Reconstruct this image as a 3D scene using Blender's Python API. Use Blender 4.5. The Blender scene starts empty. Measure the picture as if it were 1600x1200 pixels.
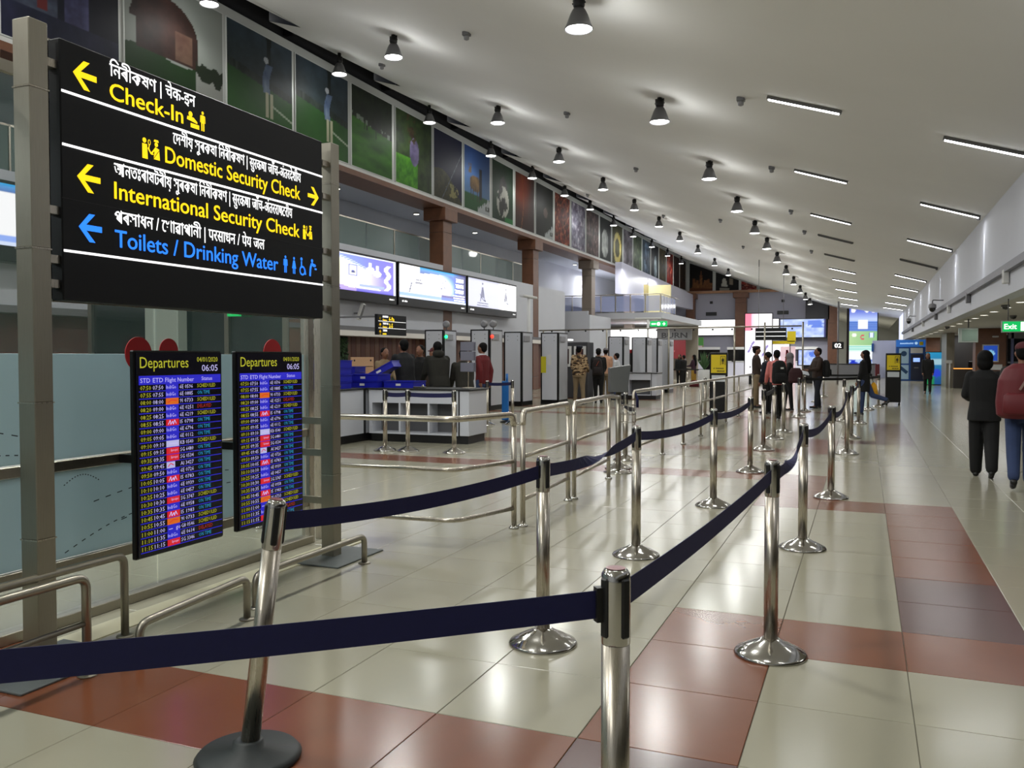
import bpy, bmesh, math, random
import numpy as np
from mathutils import Vector, Matrix
random.seed(7)
PI = math.pi
S = bpy.context.scene
COL = S.collection

# ---------------------------------------------------------------- camera, world, exposure
cam = bpy.data.cameras.new('camera')
camera = bpy.data.objects.new('camera', cam)
COL.objects.link(camera)
cam.sensor_width = 36.0
cam.lens = 30.285
cam.clip_end = 400
camera.location = (0, 0, 1.5)
camera.rotation_euler = (math.radians(90 - 1.787), 0, math.radians(22.216))
S.camera = camera
W = bpy.data.worlds.new('world')
S.world = W
W.use_nodes = True
W.node_tree.nodes['Background'].inputs[0].default_value = (0.02, 0.025, 0.04, 1)
W.node_tree.nodes['Background'].inputs[1].default_value = 0.3
S.view_settings.view_transform = 'Standard'
S.view_settings.look = 'None'
S.view_settings.gamma = 1.0
S.view_settings.use_curve_mapping = False
S.view_settings.exposure = 0.12
K_LAMP = .84      # master level of the hall's lamps and the added fill lights


# ---------------------------------------------------------------- ceiling height over the plan
def cz(x, y):
    s = min(max((y - 25) / 45, 0), 1)
    s = s * s * (3 - 2 * s)
    sh = float(np.interp(x, [-14, -8, -2, 2.5], [.45, 1, 1, 0]))
    return 4.68 + .32 * (2.5 - x) - .7 * s * sh


# ---------------------------------------------------------------- materials
def lin(c):
    return tuple((v / 12.92 if v <= .04045 else ((v + .055) / 1.055) ** 2.4) for v in c)


_M = {}
def mat(name, rgb=(.5, .5, .5), rough=.5, metal=0.0, emit=0.0, noise=0.0, nscale=8.0, bump=0.0,
        spec=.5, coat=0.0, alpha=1.0, trans=0.0, brushed=False, ecol=None, tint=0.0):
    """procedural principled material; rgb is sRGB 0..1"""
    if name in _M:
        return _M[name]
    m = bpy.data.materials.new(name)
    m.use_nodes = True
    n, l = m.node_tree.nodes, m.node_tree.links
    b = n['Principled BSDF']
    c = lin(rgb) + (1,)
    b.inputs['Base Color'].default_value = c
    b.inputs['Roughness'].default_value = rough
    b.inputs['Metallic'].default_value = metal
    b.inputs['Specular IOR Level'].default_value = spec
    b.inputs['Coat Weight'].default_value = coat
    b.inputs['Coat Roughness'].default_value = .08
    b.inputs['Alpha'].default_value = alpha
    b.inputs['Transmission Weight'].default_value = trans
    m.diffuse_color = c
    if emit:
        b.inputs['Emission Color'].default_value = (lin(ecol) if ecol else lin(rgb)) + (1,)
        b.inputs['Emission Strength'].default_value = emit
    if noise or bump or brushed or tint:
        tc = n.new('ShaderNodeTexCoord')
        mp = n.new('ShaderNodeMapping')
        l.new(tc.outputs['Object'], mp.inputs[0])
        if brushed:
            mp.inputs['Scale'].default_value = (60, 60, 1.5)
        nz = n.new('ShaderNodeTexNoise')
        nz.inputs['Scale'].default_value = nscale
        nz.inputs['Detail'].default_value = 5
        l.new(mp.outputs[0], nz.inputs[0])
        last = None
        if noise:
            mx = n.new('ShaderNodeMix')
            mx.data_type = 'RGBA'
            mx.inputs[6].default_value = tuple(v * (1 - noise) for v in c[:3]) + (1,)
            mx.inputs[7].default_value = tuple(min(v * (1 + noise), 1) for v in c[:3]) + (1,)
            l.new(nz.outputs[0], mx.inputs[0])
            last = mx.outputs[2]
        if tint:
            oi = n.new('ShaderNodeObjectInfo')
            mr = n.new('ShaderNodeMapRange')
            mr.inputs[3].default_value = 1 - tint
            mr.inputs[4].default_value = 1 + tint
            l.new(oi.outputs['Random'], mr.inputs[0])
            hs = n.new('ShaderNodeHueSaturation')
            if last:
                l.new(last, hs.inputs['Color'])
            else:
                hs.inputs['Color'].default_value = c
            l.new(mr.outputs[0], hs.inputs['Value'])
            last = hs.outputs[0]
        if last:
            l.new(last, b.inputs['Base Color'])
        if bump:
            bp = n.new('ShaderNodeBump')
            bp.inputs['Strength'].default_value = bump
            bp.inputs['Distance'].default_value = .01
            l.new(nz.outputs[0], bp.inputs['Height'])
            l.new(bp.outputs[0], b.inputs['Normal'])
        if brushed:
            mr = n.new('ShaderNodeMapRange')
            mr.inputs[3].default_value = max(rough - .08, .03)
            mr.inputs[4].default_value = rough + .1
            l.new(nz.outputs[0], mr.inputs[0])
            l.new(mr.outputs[0], b.inputs['Roughness'])
    _M[name] = m
    return m


def print_mat(name, emit=0.0, rough=.35):
    """flat print: colours stored on the panel's own fine mesh"""
    if name in _M:
        return _M[name]
    m = bpy.data.materials.new(name)
    m.use_nodes = True
    n, l = m.node_tree.nodes, m.node_tree.links
    b = n['Principled BSDF']
    a = n.new('ShaderNodeAttribute')
    a.attribute_name = 'print'
    b.inputs['Roughness'].default_value = rough
    if emit:
        b.inputs['Base Color'].default_value = (.01, .01, .01, 1)
        l.new(a.outputs['Color'], b.inputs['Emission Color'])
        b.inputs['Emission Strength'].default_value = emit
    else:
        l.new(a.outputs['Color'], b.inputs['Base Color'])
    _M[name] = m
    return m


STEEL = mat('brushed_steel', (.74, .71, .66), .28, 1.0, brushed=True, nscale=6)
STEEL_D = mat('dull_steel', (.62, .60, .55), .38, 1.0, brushed=True, nscale=6, noise=.15)
CHROME = mat('chrome', (.74, .73, .71), .13, 1.0)
BLACK = mat('black_plastic', (.05, .05, .055), .45)
BLACKM = mat('black_metal', (.06, .06, .065), .35, .3)
RUBBER = mat('rubber', (.15, .17, .17), .5, noise=.3)
BELT = mat('belt_blue', (.045, .052, .26), .75, noise=.12, nscale=60)
WHITE = mat('white_paint', (.80, .80, .79), .6, noise=.03, nscale=2)
WALLW = mat('wall_white', (.77, .78, .81), .65, noise=.04, nscale=1.2)
CEIL = mat('ceiling_plaster', (.90, .90, .89), .8, noise=.03, nscale=.8, bump=.08)
SOFF = mat('soffit_paint', (.74, .735, .71), .7, noise=.03)
WOOD = mat('wood_veneer', (.42, .27, .18), .45, noise=.3, nscale=5)
WOODL = mat('wood_veneer_light', (.62, .45, .32), .45, noise=.25, nscale=5)
GREY = mat('grey_laminate', (.42, .42, .43), .5)
DGREY = mat('dark_grey', (.20, .20, .21), .5)
PANEL = mat('panel_laminate', (.76, .77, .80), .4)
GLASS = mat('clear_glass', (.55, .66, .64), .04, alpha=.22, spec=.6)
FROST = mat('frosted_glass', (.78, .86, .86), .35, noise=.05, nscale=1.0, alpha=.97)
_n, _l = FROST.node_tree.nodes, FROST.node_tree.links
_tr = _n.new('ShaderNodeBsdfTranslucent'); _tr.inputs[0].default_value = (.50, .60, .64, 1)
_mx = _n.new('ShaderNodeMixShader'); _mx.inputs[0].default_value = .5
_l.new(_n['Principled BSDF'].outputs[0], _mx.inputs[1]); _l.new(_tr.outputs[0], _mx.inputs[2]); _l.new(_mx.outputs[0], _n['Material Output'].inputs[0])
DARKG = mat('dark_glass', (.05, .06, .07), .08, spec=.7)
LAMP = mat('lamp_glow', (1, 1, 1), .5, emit=14, ecol=(1, .99, .97))
TUBE = mat('tube_glow', (1, 1, 1), .5, emit=9, ecol=(.97, .98, 1))
DOWNL = mat('downlight_glow', (1, 1, 1), .5, emit=6, ecol=(1, .98, .92))
YEL = mat('sign_yellow', (1, .86, .06), .5, emit=.9)
BLU = mat('sign_blue', (.16, .52, 1.0), .5, emit=.95)
WHT = mat('sign_white', (1, 1, 1), .5, emit=1.1)
GRN = mat('exit_green', (.05, .72, .36), .4, emit=.8)
TXTW = mat('screen_text_white', (.72, .70, .9), .5, emit=.75)
TXTY = mat('screen_text_yellow', (.66, .66, .16), .5, emit=.75)
TXTC = mat('screen_text_cyan', (.12, .55, .72), .5, emit=.75)
TXTR = mat('screen_text_red', (.62, .16, .10), .5, emit=.75)
SCRB = mat('screen_blue', (.14, .13, .72), .5, emit=.75)
SCRK = mat('screen_black', (.035, .03, .07), .25, emit=.35)
SCRR = mat('screen_red', (.78, .10, .16), .5, emit=.75)
SCRO = mat('screen_orange', (.80, .38, .08), .5, emit=.75)
SCRL = mat('screen_pale', (.68, .68, .85), .5, emit=.75)


# ---------------------------------------------------------------- object helpers
def link(name, me, m=None, parent=None, kind=None):
    o = bpy.data.objects.new(name, me)
    COL.objects.link(o)
    if m is not None and me is not None and len(me.materials) == 0:
        me.materials.append(m)
    if parent is not None:
        o.parent = parent
    if kind:
        o['kind'] = kind
    return o


def tag(o, label, cat, group=None):
    o['label'] = label
    o['category'] = cat
    if group:
        o['group'] = group
    return o


def thing(name, label, cat, loc=(0, 0, 0), rz=0.0, group=None):
    o = bpy.data.objects.new(name, None)
    o.empty_display_size = .1
    COL.objects.link(o)
    o.location = loc
    o.rotation_euler = (0, 0, rz)
    return tag(o, label, cat, group)


def dup(o, parent=None):
    c = o.copy()
    COL.objects.link(c)
    if parent is not None:
        c.parent = parent
    for ch in list(o.children):
        dup(ch, c)
    return c


def place(root, loc, rz=0.0, label=None):
    root.location = loc
    root.rotation_euler = (0, 0, rz)
    if label:
        root['label'] = label
    return root


class MB:
    """collects shapes, builds ONE mesh object"""
    def __init__(s):
        s.v, s.f, s.mi, s.sm = [], [], [], []

    def add(s, vs, fs, mi=0, smooth=False, M=None):
        k = len(s.v)
        if M is not None:
            vs = [tuple(M @ Vector(p)) for p in vs]
        s.v += [tuple(p) for p in vs]
        s.f += [tuple(i + k for i in f) for f in fs]
        s.mi += [mi] * len(fs)
        s.sm += [smooth] * len(fs)
        return s

    def box(s, x0, x1, y0, y1, z0, z1, mi=0, bev=0.0, M=None):
        if bev <= 0 or min(x1 - x0, y1 - y0, z1 - z0) < 2.2 * bev:
            vs = [(x, y, z) for z in (z0, z1) for y in (y0, y1) for x in (x0, x1)]
            fs = [(0, 2, 3, 1), (4, 5, 7, 6), (0, 1, 5, 4), (2, 6, 7, 3), (0, 4, 6, 2), (1, 3, 7, 5)]
            return s.add(vs, fs, mi, False, M)
        vs, fs, idx = [], [], {}
        X, Y, Z = (x0, x1), (y0, y1), (z0, z1)
        sg = (1, -1)
        for i in (0, 1):
            for j in (0, 1):
                for k in (0, 1):
                    for a in range(3):
                        p = [X[i], Y[j], Z[k]]
                        d = [sg[i] * bev, sg[j] * bev, sg[k] * bev]
                        for b in range(3):
                            if b != a:
                                p[b] += d[b]
                        idx[i, j, k, a] = len(vs)
                        vs.append(tuple(p))
        g = lambda i, j, k, a: idx[i, j, k, a]
        for i in (0, 1):
            fs.append(tuple(g(i, j, k, 0) for j, k in ((0, 0), (1, 0), (1, 1), (0, 1))))
            fs.append(tuple(g(j, i, k, 1) for j, k in ((0, 0), (0, 1), (1, 1), (1, 0))))
            fs.append(tuple(g(j, k, i, 2) for j, k in ((0, 0), (1, 0), (1, 1), (0, 1))))
            for j in (0, 1):
                fs.append((g(i, j, 0, 0), g(i, j, 1, 0), g(i, j, 1, 1), g(i, j, 0, 1)))
                fs.append((g(i, 0, j, 0), g(i, 1, j, 0), g(i, 1, j, 2), g(i, 0, j, 2)))
                fs.append((g(0, i, j, 1), g(1, i, j, 1), g(1, i, j, 2), g(0, i, j, 2)))
                for k in (0, 1):
                    fs.append((g(i, j, k, 0), g(i, j, k, 1), g(i, j, k, 2)))
        return s.add(vs, fs, mi, False, M)

    def lathe(s, prof, n=24, cx=0, cy=0, mi=0, smooth=True, M=None, caps=True):
        vs, fs = [], []
        for (r, z) in prof:
            for i in range(n):
                a = 2 * PI * i / n
                vs.append((cx + r * math.cos(a), cy + r * math.sin(a), z))
        for j in range(len(prof) - 1):
            for i in range(n):
                fs.append((j * n + i, j * n + (i + 1) % n, (j + 1) * n + (i + 1) % n, (j + 1) * n + i))
        s.add(vs, fs, mi, smooth, M)
        if caps:
            k = len(s.v) - len(vs)
            s.f.append(tuple(k + i for i in range(n))[::-1]); s.mi.append(mi); s.sm.append(False)
            t = k + (len(prof) - 1) * n
            s.f.append(tuple(t + i for i in range(n))); s.mi.append(mi); s.sm.append(False)
        return s

    def cyl(s, p0, p1, r, n=12, mi=0, r1=None, smooth=True):
        p0, p1 = Vector(p0), Vector(p1)
        d = p1 - p0
        q = d.to_track_quat('Z', 'Y').to_matrix().to_4x4()
        M = Matrix.Translation(p0) @ q
        return s.lathe([(r, 0), (r if r1 is None else r1, d.length)], n, mi=mi, smooth=smooth, M=M)

    def tube(s, pts, r, n=10, mi=0):
        """round tube through a smooth path"""
        pts = [Vector(p) for p in pts]
        vs, fs = [], []
        up = None
        for i, p in enumerate(pts):
            t = (pts[min(i + 1, len(pts) - 1)] - pts[max(i - 1, 0)]).normalized()
            if up is None:
                up = t.orthogonal().normalized()
            up = (up - t * up.dot(t)).normalized()
            w = t.cross(up)
            for k in range(n):
                a = 2 * PI * k / n
                vs.append(tuple(p + up * (r * math.cos(a)) + w * (r * math.sin(a))))
        for i in range(len(pts) - 1):
            for k in range(n):
                fs.append((i * n + k, i * n + (k + 1) % n, (i + 1) * n + (k + 1) % n, (i + 1) * n + k))
        fs.append(tuple(range(n))[::-1])
        fs.append(tuple((len(pts) - 1) * n + k for k in range(n)))
        return s.add(vs, fs, mi, True)

    def prism(s, poly, y0, y1, mi=0, M=None):
        """polygon in x,z extruded along y"""
        n = len(poly)
        vs = [(x, y0, z) for x, z in poly] + [(x, y1, z) for x, z in poly]
        fs = [tuple(range(n)), tuple(range(n, 2 * n))[::-1]]
        fs += [(i, i + n, (i + 1) % n + n, (i + 1) % n) for i in range(n)]
        return s.add(vs, fs, mi, False, M)

    def mesh(s, name, mats):
        me = bpy.data.meshes.new(name)
        me.from_pydata(s.v, [], s.f)
        if not isinstance(mats, (list, tuple)):
            mats = [mats]
        for m in mats:
            me.materials.append(m)
        me.polygons.foreach_set('material_index', s.mi)
        me.polygons.foreach_set('use_smooth', s.sm)
        me.update()
        bm = bmesh.new(); bm.from_mesh(me)
        if len(bm.faces) < 20000:
            bmesh.ops.recalc_face_normals(bm, faces=bm.faces)
        bm.to_mesh(me); bm.free()
        return me

    def build(s, name, mats, parent=None, kind=None, loc=None, rz=None):
        o = link(name, s.mesh(name, mats), None, parent, kind)
        if loc is not None:
            o.location = loc
        if rz is not None:
            o.rotation_euler = (0, 0, rz)
        return o


def rounded(pts, r, n=5):
    """round the corners of a polyline"""
    pts = [Vector(p) for p in pts]
    out = [pts[0]]
    for i in range(1, len(pts) - 1):
        a, b, c = pts[i - 1], pts[i], pts[i + 1]
        u, w = (a - b), (c - b)
        rr = min(r, u.length * .45, w.length * .45)
        p, q = b + u.normalized() * rr, b + w.normalized() * rr
        for k in range(n + 1):
            t = k / n
            out.append(p * (1 - t) ** 2 + b * 2 * t * (1 - t) + q * t * t)
    out.append(pts[-1])
    return out


# ---------------------------------------------------------------- lettering (font glyphs turned to flat mesh)
_T = {}
def glyphs(body, res=2):
    key = (body, res)
    if key not in _T:
        c = bpy.data.curves.new('lettering', 'FONT')
        c.body = body
        c.size = 1
        c.resolution_u = res
        o = bpy.data.objects.new('lettering', c)
        me = o.to_mesh()
        vs = [tuple(v.co) for v in me.vertices]
        fs = [tuple(p.vertices) for p in me.polygons]
        o.to_mesh_clear()
        bpy.data.objects.remove(o)
        bpy.data.curves.remove(c)
        if vs:
            x0 = min(v[0] for v in vs); x1 = max(v[0] for v in vs)
        else:
            x0 = x1 = 0
        _T[key] = (vs, fs, x0, x1)
    return _T[key]


def text(mb, body, x, z, h, width=None, sx=1.0, mi=0, y=0.0, bold=0.0, res=2, align='L'):
    """flat lettering on the panel plane y (facing -y); h = em size; width fits it"""
    vs, fs, x0, x1 = glyphs(body, res)
    if not vs:
        return
    w = x1 - x0
    if width:
        sx = width / (w * h)
    off = x - x0 * h * sx
    if align == 'C':
        off -= w * h * sx / 2
    if align == 'R':
        off -= w * h * sx
    for k, d in enumerate([(-bold, 0), (bold, 0), (0, bold * .7), (0, -bold * .7)] if bold else [(0, 0)]):
        mb.add([(off + (a + d[0]) * h * sx, y - k * .00015, z + (b + d[1]) * h) for a, b, c in vs], fs, mi)


def scrawl(mb, x, z, w, h, y=0.0, mi=0, seed=0, head=False):
    """blurred, unreadable small print: a row of short uneven marks"""
    n = max(int(w / (h * .55)), 3)
    for i in range(n):
        q = nz2(i * 3.7 + seed, seed * 1.3, 5)
        if q < .16: continue
        a = x + w * i / n
        poly(mb, [(a, z), (a + w / n * .8, z + h * .1 * q), (a + w / n * .75, z + h * (.6 + .4 * q)), (a + w / n * .1, z + h * (.5 + .3 * q))], y, mi)
    if head: poly(mb, [(x, z + h * .9), (x + w, z + h * .9), (x + w, z + h * 1.05), (x, z + h * 1.05)], y, mi)


def poly(mb, pts, y=0.0, mi=0):
    mb.add([(a, y, b) for a, b in pts], [tuple(range(len(pts)))], mi)


def disc(mb, x, z, r, y=0.0, mi=0, n=16, rz=None):
    poly(mb, [(x + r * math.cos(2 * PI * i / n), z + (rz or r) * math.sin(2 * PI * i / n)) for i in range(n)], y, mi)


def stroke(mb, pts, w, y=0.0, mi=0):
    for (a, b), (c, d) in zip(pts, pts[1:]):
        L = math.hypot(c - a, d - b) or 1e-6
        nx, nz = -(d - b) / L * w / 2, (c - a) / L * w / 2
        poly(mb, [(a - nx, b - nz), (c - nx, d - nz), (c + nx, d + nz), (a + nx, b + nz)], y, mi)


def print_panel(name, w, h, nx, ny, func, m, parent=None):
    """grid facing -y, origin bottom centre, colour print per vertex from func(u,v)->sRGB"""
    me = bpy.data.meshes.new(name)
    vs = [((i / nx - .5) * w, 0, j / ny * h) for j in range(ny + 1) for i in range(nx + 1)]
    fs = [(j * (nx + 1) + i, j * (nx + 1) + i + 1, (j + 1) * (nx + 1) + i + 1, (j + 1) * (nx + 1) + i)
          for j in range(ny) for i in range(nx)]
    me.from_pydata(vs, [], fs)
    at = me.color_attributes.new('print', 'FLOAT_COLOR', 'POINT')
    buf = []
    for j in range(ny + 1):
        for i in range(nx + 1):
            c = func(i / nx, j / ny)
            if m.name.startswith('photo'): c = tuple(q * .93 for q in c)
            buf += list(lin([min(max(q, 0), 1) for q in c])) + [1]
    at.data.foreach_set('color', buf)
    return link(name, me, m, parent)


def nz2(x, y, s=0):
    """cheap smooth value noise"""
    def h(i, j):
        v = math.sin(i * 127.1 + j * 311.7 + s * 74.7) * 43758.5453
        return v - math.floor(v)
    i, j = math.floor(x), math.floor(y)
    fx, fy = x - i, y - j
    fx, fy = fx * fx * (3 - 2 * fx), fy * fy * (3 - 2 * fy)
    return (h(i, j) * (1 - fx) + h(i + 1, j) * fx) * (1 - fy) + (h(i, j + 1) * (1 - fx) + h(i + 1, j + 1) * fx) * fy


def fbm(x, y, s=0):
    return .55 * nz2(x, y, s) + .28 * nz2(x * 2.1, y * 2.1, s + 1) + .17 * nz2(x * 4.3, y * 4.3, s + 2)


def mixc(a, b, t):
    t = min(max(t, 0), 1)
    return tuple(p * (1 - t) + q * t for p, q in zip(a, b))


ORD = ['nearest', 'second nearest', 'third nearest', 'fourth nearest', 'fifth nearest', 'sixth nearest', 'seventh nearest',
       'eighth nearest', 'ninth nearest', 'tenth nearest', 'eleventh nearest', 'twelfth nearest', 'thirteenth nearest',
       'fourteenth nearest', 'fifteenth nearest', 'sixteenth nearest', 'seventeenth nearest', 'eighteenth nearest',
       'nineteenth nearest', 'twentieth nearest']
def nth(k, n):
    return 'farthest' if k == n - 1 and n > 2 else ORD[k]

# ================================================================ FLOOR
TB = mat('tile_beige', (.62, .605, .53), .17, spec=.55, noise=.05, nscale=1.3, tint=.03)
TR = mat('tile_terracotta', (.47, .28, .19), .2, spec=.5, noise=.12, nscale=3, tint=.05)
TP = mat('tile_plum', (.37, .27, .26), .2, spec=.5, noise=.1, nscale=3, tint=.04)
GROUT = mat('grout', (.40, .38, .33), .8)
MB().box(-19, 9.5, -12, 106, -.2, -.004).build('floor', GROUT, kind='structure')
floor = bpy.data.objects['floor']
TX, TY, TX0, TY0 = .62, .64, .21, 3.2

def tile_kind(x, y):
    """0 beige, 1 terracotta, 2 plum"""
    col = lambda a, b: a < x < b
    row = lambda a, b: a < y < b
    if row(2.56, 3.2):
        if col(-1.03, -.41): return 2
        if col(-5.3, -1.03): return 1
    if col(-1.03, -.41) and row(1.2, 2.56): return 2
    if col(-1.03, -.41) and (row(3.2, 5.12) or row(9.6, 11.52)): return 1
    if row(4.48, 5.12) and x > -.41: return 1
    if col(.21, .83):
        if row(5.12, 6.4): return 2
        if row(6.4, 9.6): return 1
        if row(16.0, 21.1): return 2
    if row(8.96, 9.6) and col(-1.03, .21): return 1
    if row(10.88, 11.52) and x < -1.03: return 1
    if col(-1.03, -.41) and row(14.08, 16.64): return 1
    if row(14.08, 14.72) and x < -1.03: return 1
    if row(16.0, 16.64) and col(-.41, .83): return 2
    for a in (21.76, 24.32, 29.44, 33.28, 38.4, 44.16, 50.56):
        if row(a, a + .64) and x < -.41 : return 1
    if col(.21, .83) and row(33.3, 38.4): return 2
    return 0

def tile_shape(mb, cx, cy, mi=0):
    g, c, d = .0016, .002, .002
    a, b = TX / 2 - g, TY / 2 - g
    lo = [(cx - a, cy - b, -d), (cx + a, cy - b, -d), (cx + a, cy + b, -d), (cx - a, cy + b, -d)]
    hi = [(cx - a + c, cy - b + c, 0), (cx + a - c, cy - b + c, 0), (cx + a - c, cy + b - c, 0), (cx - a + c, cy + b - c, 0)]
    bt = [(p[0], p[1], -.004) for p in lo]
    mb.add(bt + lo + hi, [(8, 9, 10, 11)] + [(i, (i + 1) % 4, (i + 1) % 4 + 4, i + 4) for i in range(4)] +
           [(i + 4, (i + 1) % 4 + 4, (i + 1) % 4 + 8, i + 8) for i in range(4)], mi)

tm = MB(); tile_shape(tm, 0, 0)
tmesh = [tm.mesh('tile', m) for m in (TB, TR, TP)]
cells = []
for i in range(-32, 15):
    for j in range(-24, 160):
        cx, cy = TX0 + (i + .5) * TX, TY0 + (j + .5) * TY
        if not (-18.5 < cx < 9.2 and -11.6 < cy < 105): continue
        az = math.atan2(-cx, cy) - math.radians(22.2)
        vis = cy > 1.6 and abs(az) < math.radians(32) and math.hypot(cx, cy) > 2.4
        if cx < -4.0 and cy < 7.0: vis = False
        cells.append((0 if vis else 1, math.hypot(cx, cy), cx, cy))
cells.sort()
rest = MB()
for n, (nv, d, cx, cy) in enumerate(cells):
    k = tile_kind(cx, cy)
    if n < 300 and nv == 0:
        t = link('tile', tmesh[k], None, floor)
        t.location = (cx, cy, 0)
    else:
        tile_shape(rest, cx, cy, k)
rest.build('tiling', [TB, TR, TP], floor, 'stuff')

# ================================================================ ROOM SHELL
b = MB()
xs = [-13.6, -13, -12, -11, -10, -9, -8, -7, -6, -5, -4, -3, -2, -1, 0, 1, 2, 2.55]
ys = [-12 + 2.5 * k for k in range(48)]
saw = lambda y: -13.95 + 1.0 * (((y - 3.0) / 5.0) % 1.0)
vs, fs = [], []
yy = sorted(set(ys + [3.0 + 5 * k + e for k in range(-3, 21) for e in (0, -.05)]))
for y in yy:
    for q, x in enumerate(xs):
        X = saw(y) if q == 0 else x
        vs.append((X, y, cz(X, y)))
n = len(xs)
for j in range(len(yy) - 1):
    for i in range(n - 1):
        fs.append((j * n + i, (j + 1) * n + i, (j + 1) * n + i + 1, j * n + i + 1))
b.add(vs, fs, 0, True)
b.build('ceiling', CEIL, kind='structure')
# white triangular returns of the ceiling edge
for k in range(0, 14):
    y0 = 3.0 + 5 * k
    e = MB()
    e.add([(saw(y0), y0, cz(-13.95, y0) + .02), (saw(y0 + 4.9), y0 + 4.9, cz(-12.97, y0 + 4.9) + .02),
           (saw(y0 + 4.9), y0 + 4.9, cz(-12.97, y0 + 4.9) + .3), (saw(y0), y0, cz(-13.95, y0) + .32)],
          [(0, 1, 2, 3)])
    e.build('trim_%d' % (20 + k), WALLW, kind='structure')
# roof void above the posters
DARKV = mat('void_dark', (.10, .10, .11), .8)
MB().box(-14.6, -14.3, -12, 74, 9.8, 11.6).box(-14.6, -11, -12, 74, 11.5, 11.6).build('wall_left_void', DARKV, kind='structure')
for k in range(0, 14):
    MB().box(-14.28, -12.9, 4.0 + 5 * k, 4.12 + 5 * k, 9.98, 10.25).build('beam', BLACKM, bpy.data.objects['wall_left_void'])
# right bulkhead, soffit, back wall
MB().box(2.5, 2.8, -12, 66, 2.68, 5.3).build('wall_right', WALLW, kind='structure')
MB().box(2.8, 9.2, -12, 66, 2.68, 2.9).build('ceiling_low', SOFF, kind='structure')
MB().box(9.2, 9.5, -12, 106, 0, 6).build('wall_right_back', DGREY, kind='structure')
MB().box(2.40, 2.5, -12, 66, 3.09, 3.23).build('trim_1', mat('tray_grey', (.42, .42, .45), .5, noise=.2, nscale=12), kind='structure')
MB().box(-19, 9.5, 105, 105.3, 0, 12).build('wall_far_end', mat('end_wall', (.82, .82, .78), .6), kind='structure')
MB().box(-19, 9.5, -12.3, -12, 0, 12).build('wall_back', WALLW, kind='structure')
MB().box(-19.3, -19, -12, 106, 0, 12).build('wall_left_back', WALLW, kind='structure')
MB().box(2.55, 9.2, 66, 106, 6.1, 6.3).build('ceiling_far', CEIL, kind='structure')
# left lower wall: white bulkhead, grey trim, light strip, recessed wall
MB().box(-14.4, -14.05, 5, 41.5, 2.42, 4.8).build('wall_left_bulkhead', WALLW, kind='structure')
MB().box(-14.4, -13.98, 5, 41.5, 2.29, 2.42).build('trim_2', GREY, kind='structure')
MB().box(-14.5, -13.96, 19.4, 41.5, 2.13, 2.29).build('trim_3', mat('cove_white', (.9, .88, .85), .5), kind='structure')
MB().box(-19, -14.4, 5, 41.5, 4.6, 4.8).build('floor_upper', WALLW, kind='structure')
MB().box(-14.75, -14.6, 5, 47.5, 0, 2.4).build('wall_left', mat('wood_wall', (.38, .19, .12), .5, noise=.25, nscale=4), kind='structure')
wl = bpy.data.objects['wall_left']
pm = MB().box(0, .05, -.13, .13, 0, 2.28, bev=.008).mesh('plank', WOOD)
pm2 = MB().box(0, .05, -.13, .13, 0, 2.28, bev=.008).mesh('plank', mat('wood_slat', (.36, .18, .11), .5, noise=.3, nscale=4))
for k in range(70):
    p = link('plank', [pm, pm2][k % 2], None, wl); p.location = (-14.6, 22.45 + k * .275, 0)
# upper storey behind the band
MB().box(-17.6, -17.4, 5, 74, 4.8, 7.3).build('wall_upper', WALLW, kind='structure')
MB().box(-17.6, -14.3, -12, 74, 7.15, 7.3).build('ceiling_upper', WALLW, kind='structure')
band = MB().box(-14.4, -14.08, -12, 74.3, 7.02, 9.8).build('wall_left_band', mat('band_white', (.70, .71, .70), .5), kind='structure')
MB().box(-15.0, -13.98, -12, 74, 6.86, 7.02).build('trim_4', WOOD, kind='structure')
MB().box(-14.08, -13.98, -12, 74, 7.02, 7.10).build('trim_5', WHITE, kind='structure')
# far wall of the hall
MB().box(-19, -2.0, 74, 74.3, 0, 7.02).build('wall_far', mat('far_wall', (.66, .66, .72), .6), kind='structure')
MB().box(-14.4, -3.0, 74.0, 74.4, 7.02, 9.8).build('wall_far_band', mat('band_white', (.7, .7, .7)), kind='structure')
MB().box(-14.1, -3.0, 73.5, 74.0, 6.86, 7.06).build('trim_6', WOODL, kind='structure')
MB().box(-4.4, -2.6, 73.2, 74.0, 4.5, 6.2).build('wall_far_box', mat('box_dark', (.09, .09, .12), .5), kind='structure')

# columns
def column(x0, x1, y0, y1, top, label, m=WOOD, cap=True, m2=WOODL):
    t = thing('wood_clad_column', label, 'column', ((x0 + x1) / 2, (y0 + y1) / 2, 0), group='wood clad columns')
    w, d = (x1 - x0) / 2, (y1 - y0) / 2
    z = 0; seg = [0, .6, 2.4, 4.2, 6.0, top - .45 if cap else top]
    seg = [s for s in seg if s < top - .3] + [top - (.45 if cap else 0)]
    for a, c in zip(seg, seg[1:]):
        MB().box(-w, w, -d, d, a + .006, c - .006, bev=.01).build('panel', m, t)
    MB().box(-w + .012, w - .012, -d + .012, d - .012, 0, top).build('core', DGREY, t)
    if cap:
        MB().box(-w - .16, w + .16, -d - .16, d + .16, top - .45, top, bev=.015).build('capital', m, t)
    return t
for k, y in enumerate([10.1, 19.15, 28.2, 37.3, 46.4, 55.5, 64.6]):
    lab = ['tall wood clad column behind the departures boards', 'tall wood clad column hidden behind the direction sign',
           'tall wood clad column rising above the advert screens, nearest in view', 'tall wood clad column at the right end of the advert screens',
           'column by the upper balcony glass', 'column under the poster band past the balcony', 'farthest column under the left poster band'][k]
    column(-14.6, -14.04, y - .35, y + .35, 6.86, lab, m=WOOD if k < 4 else mat('column_paint', (.55, .50, .46), .6))
column(-9.95, -9.05, 73.3, 73.95, 6.86, 'wood clad column in the middle of the far wall')
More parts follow.
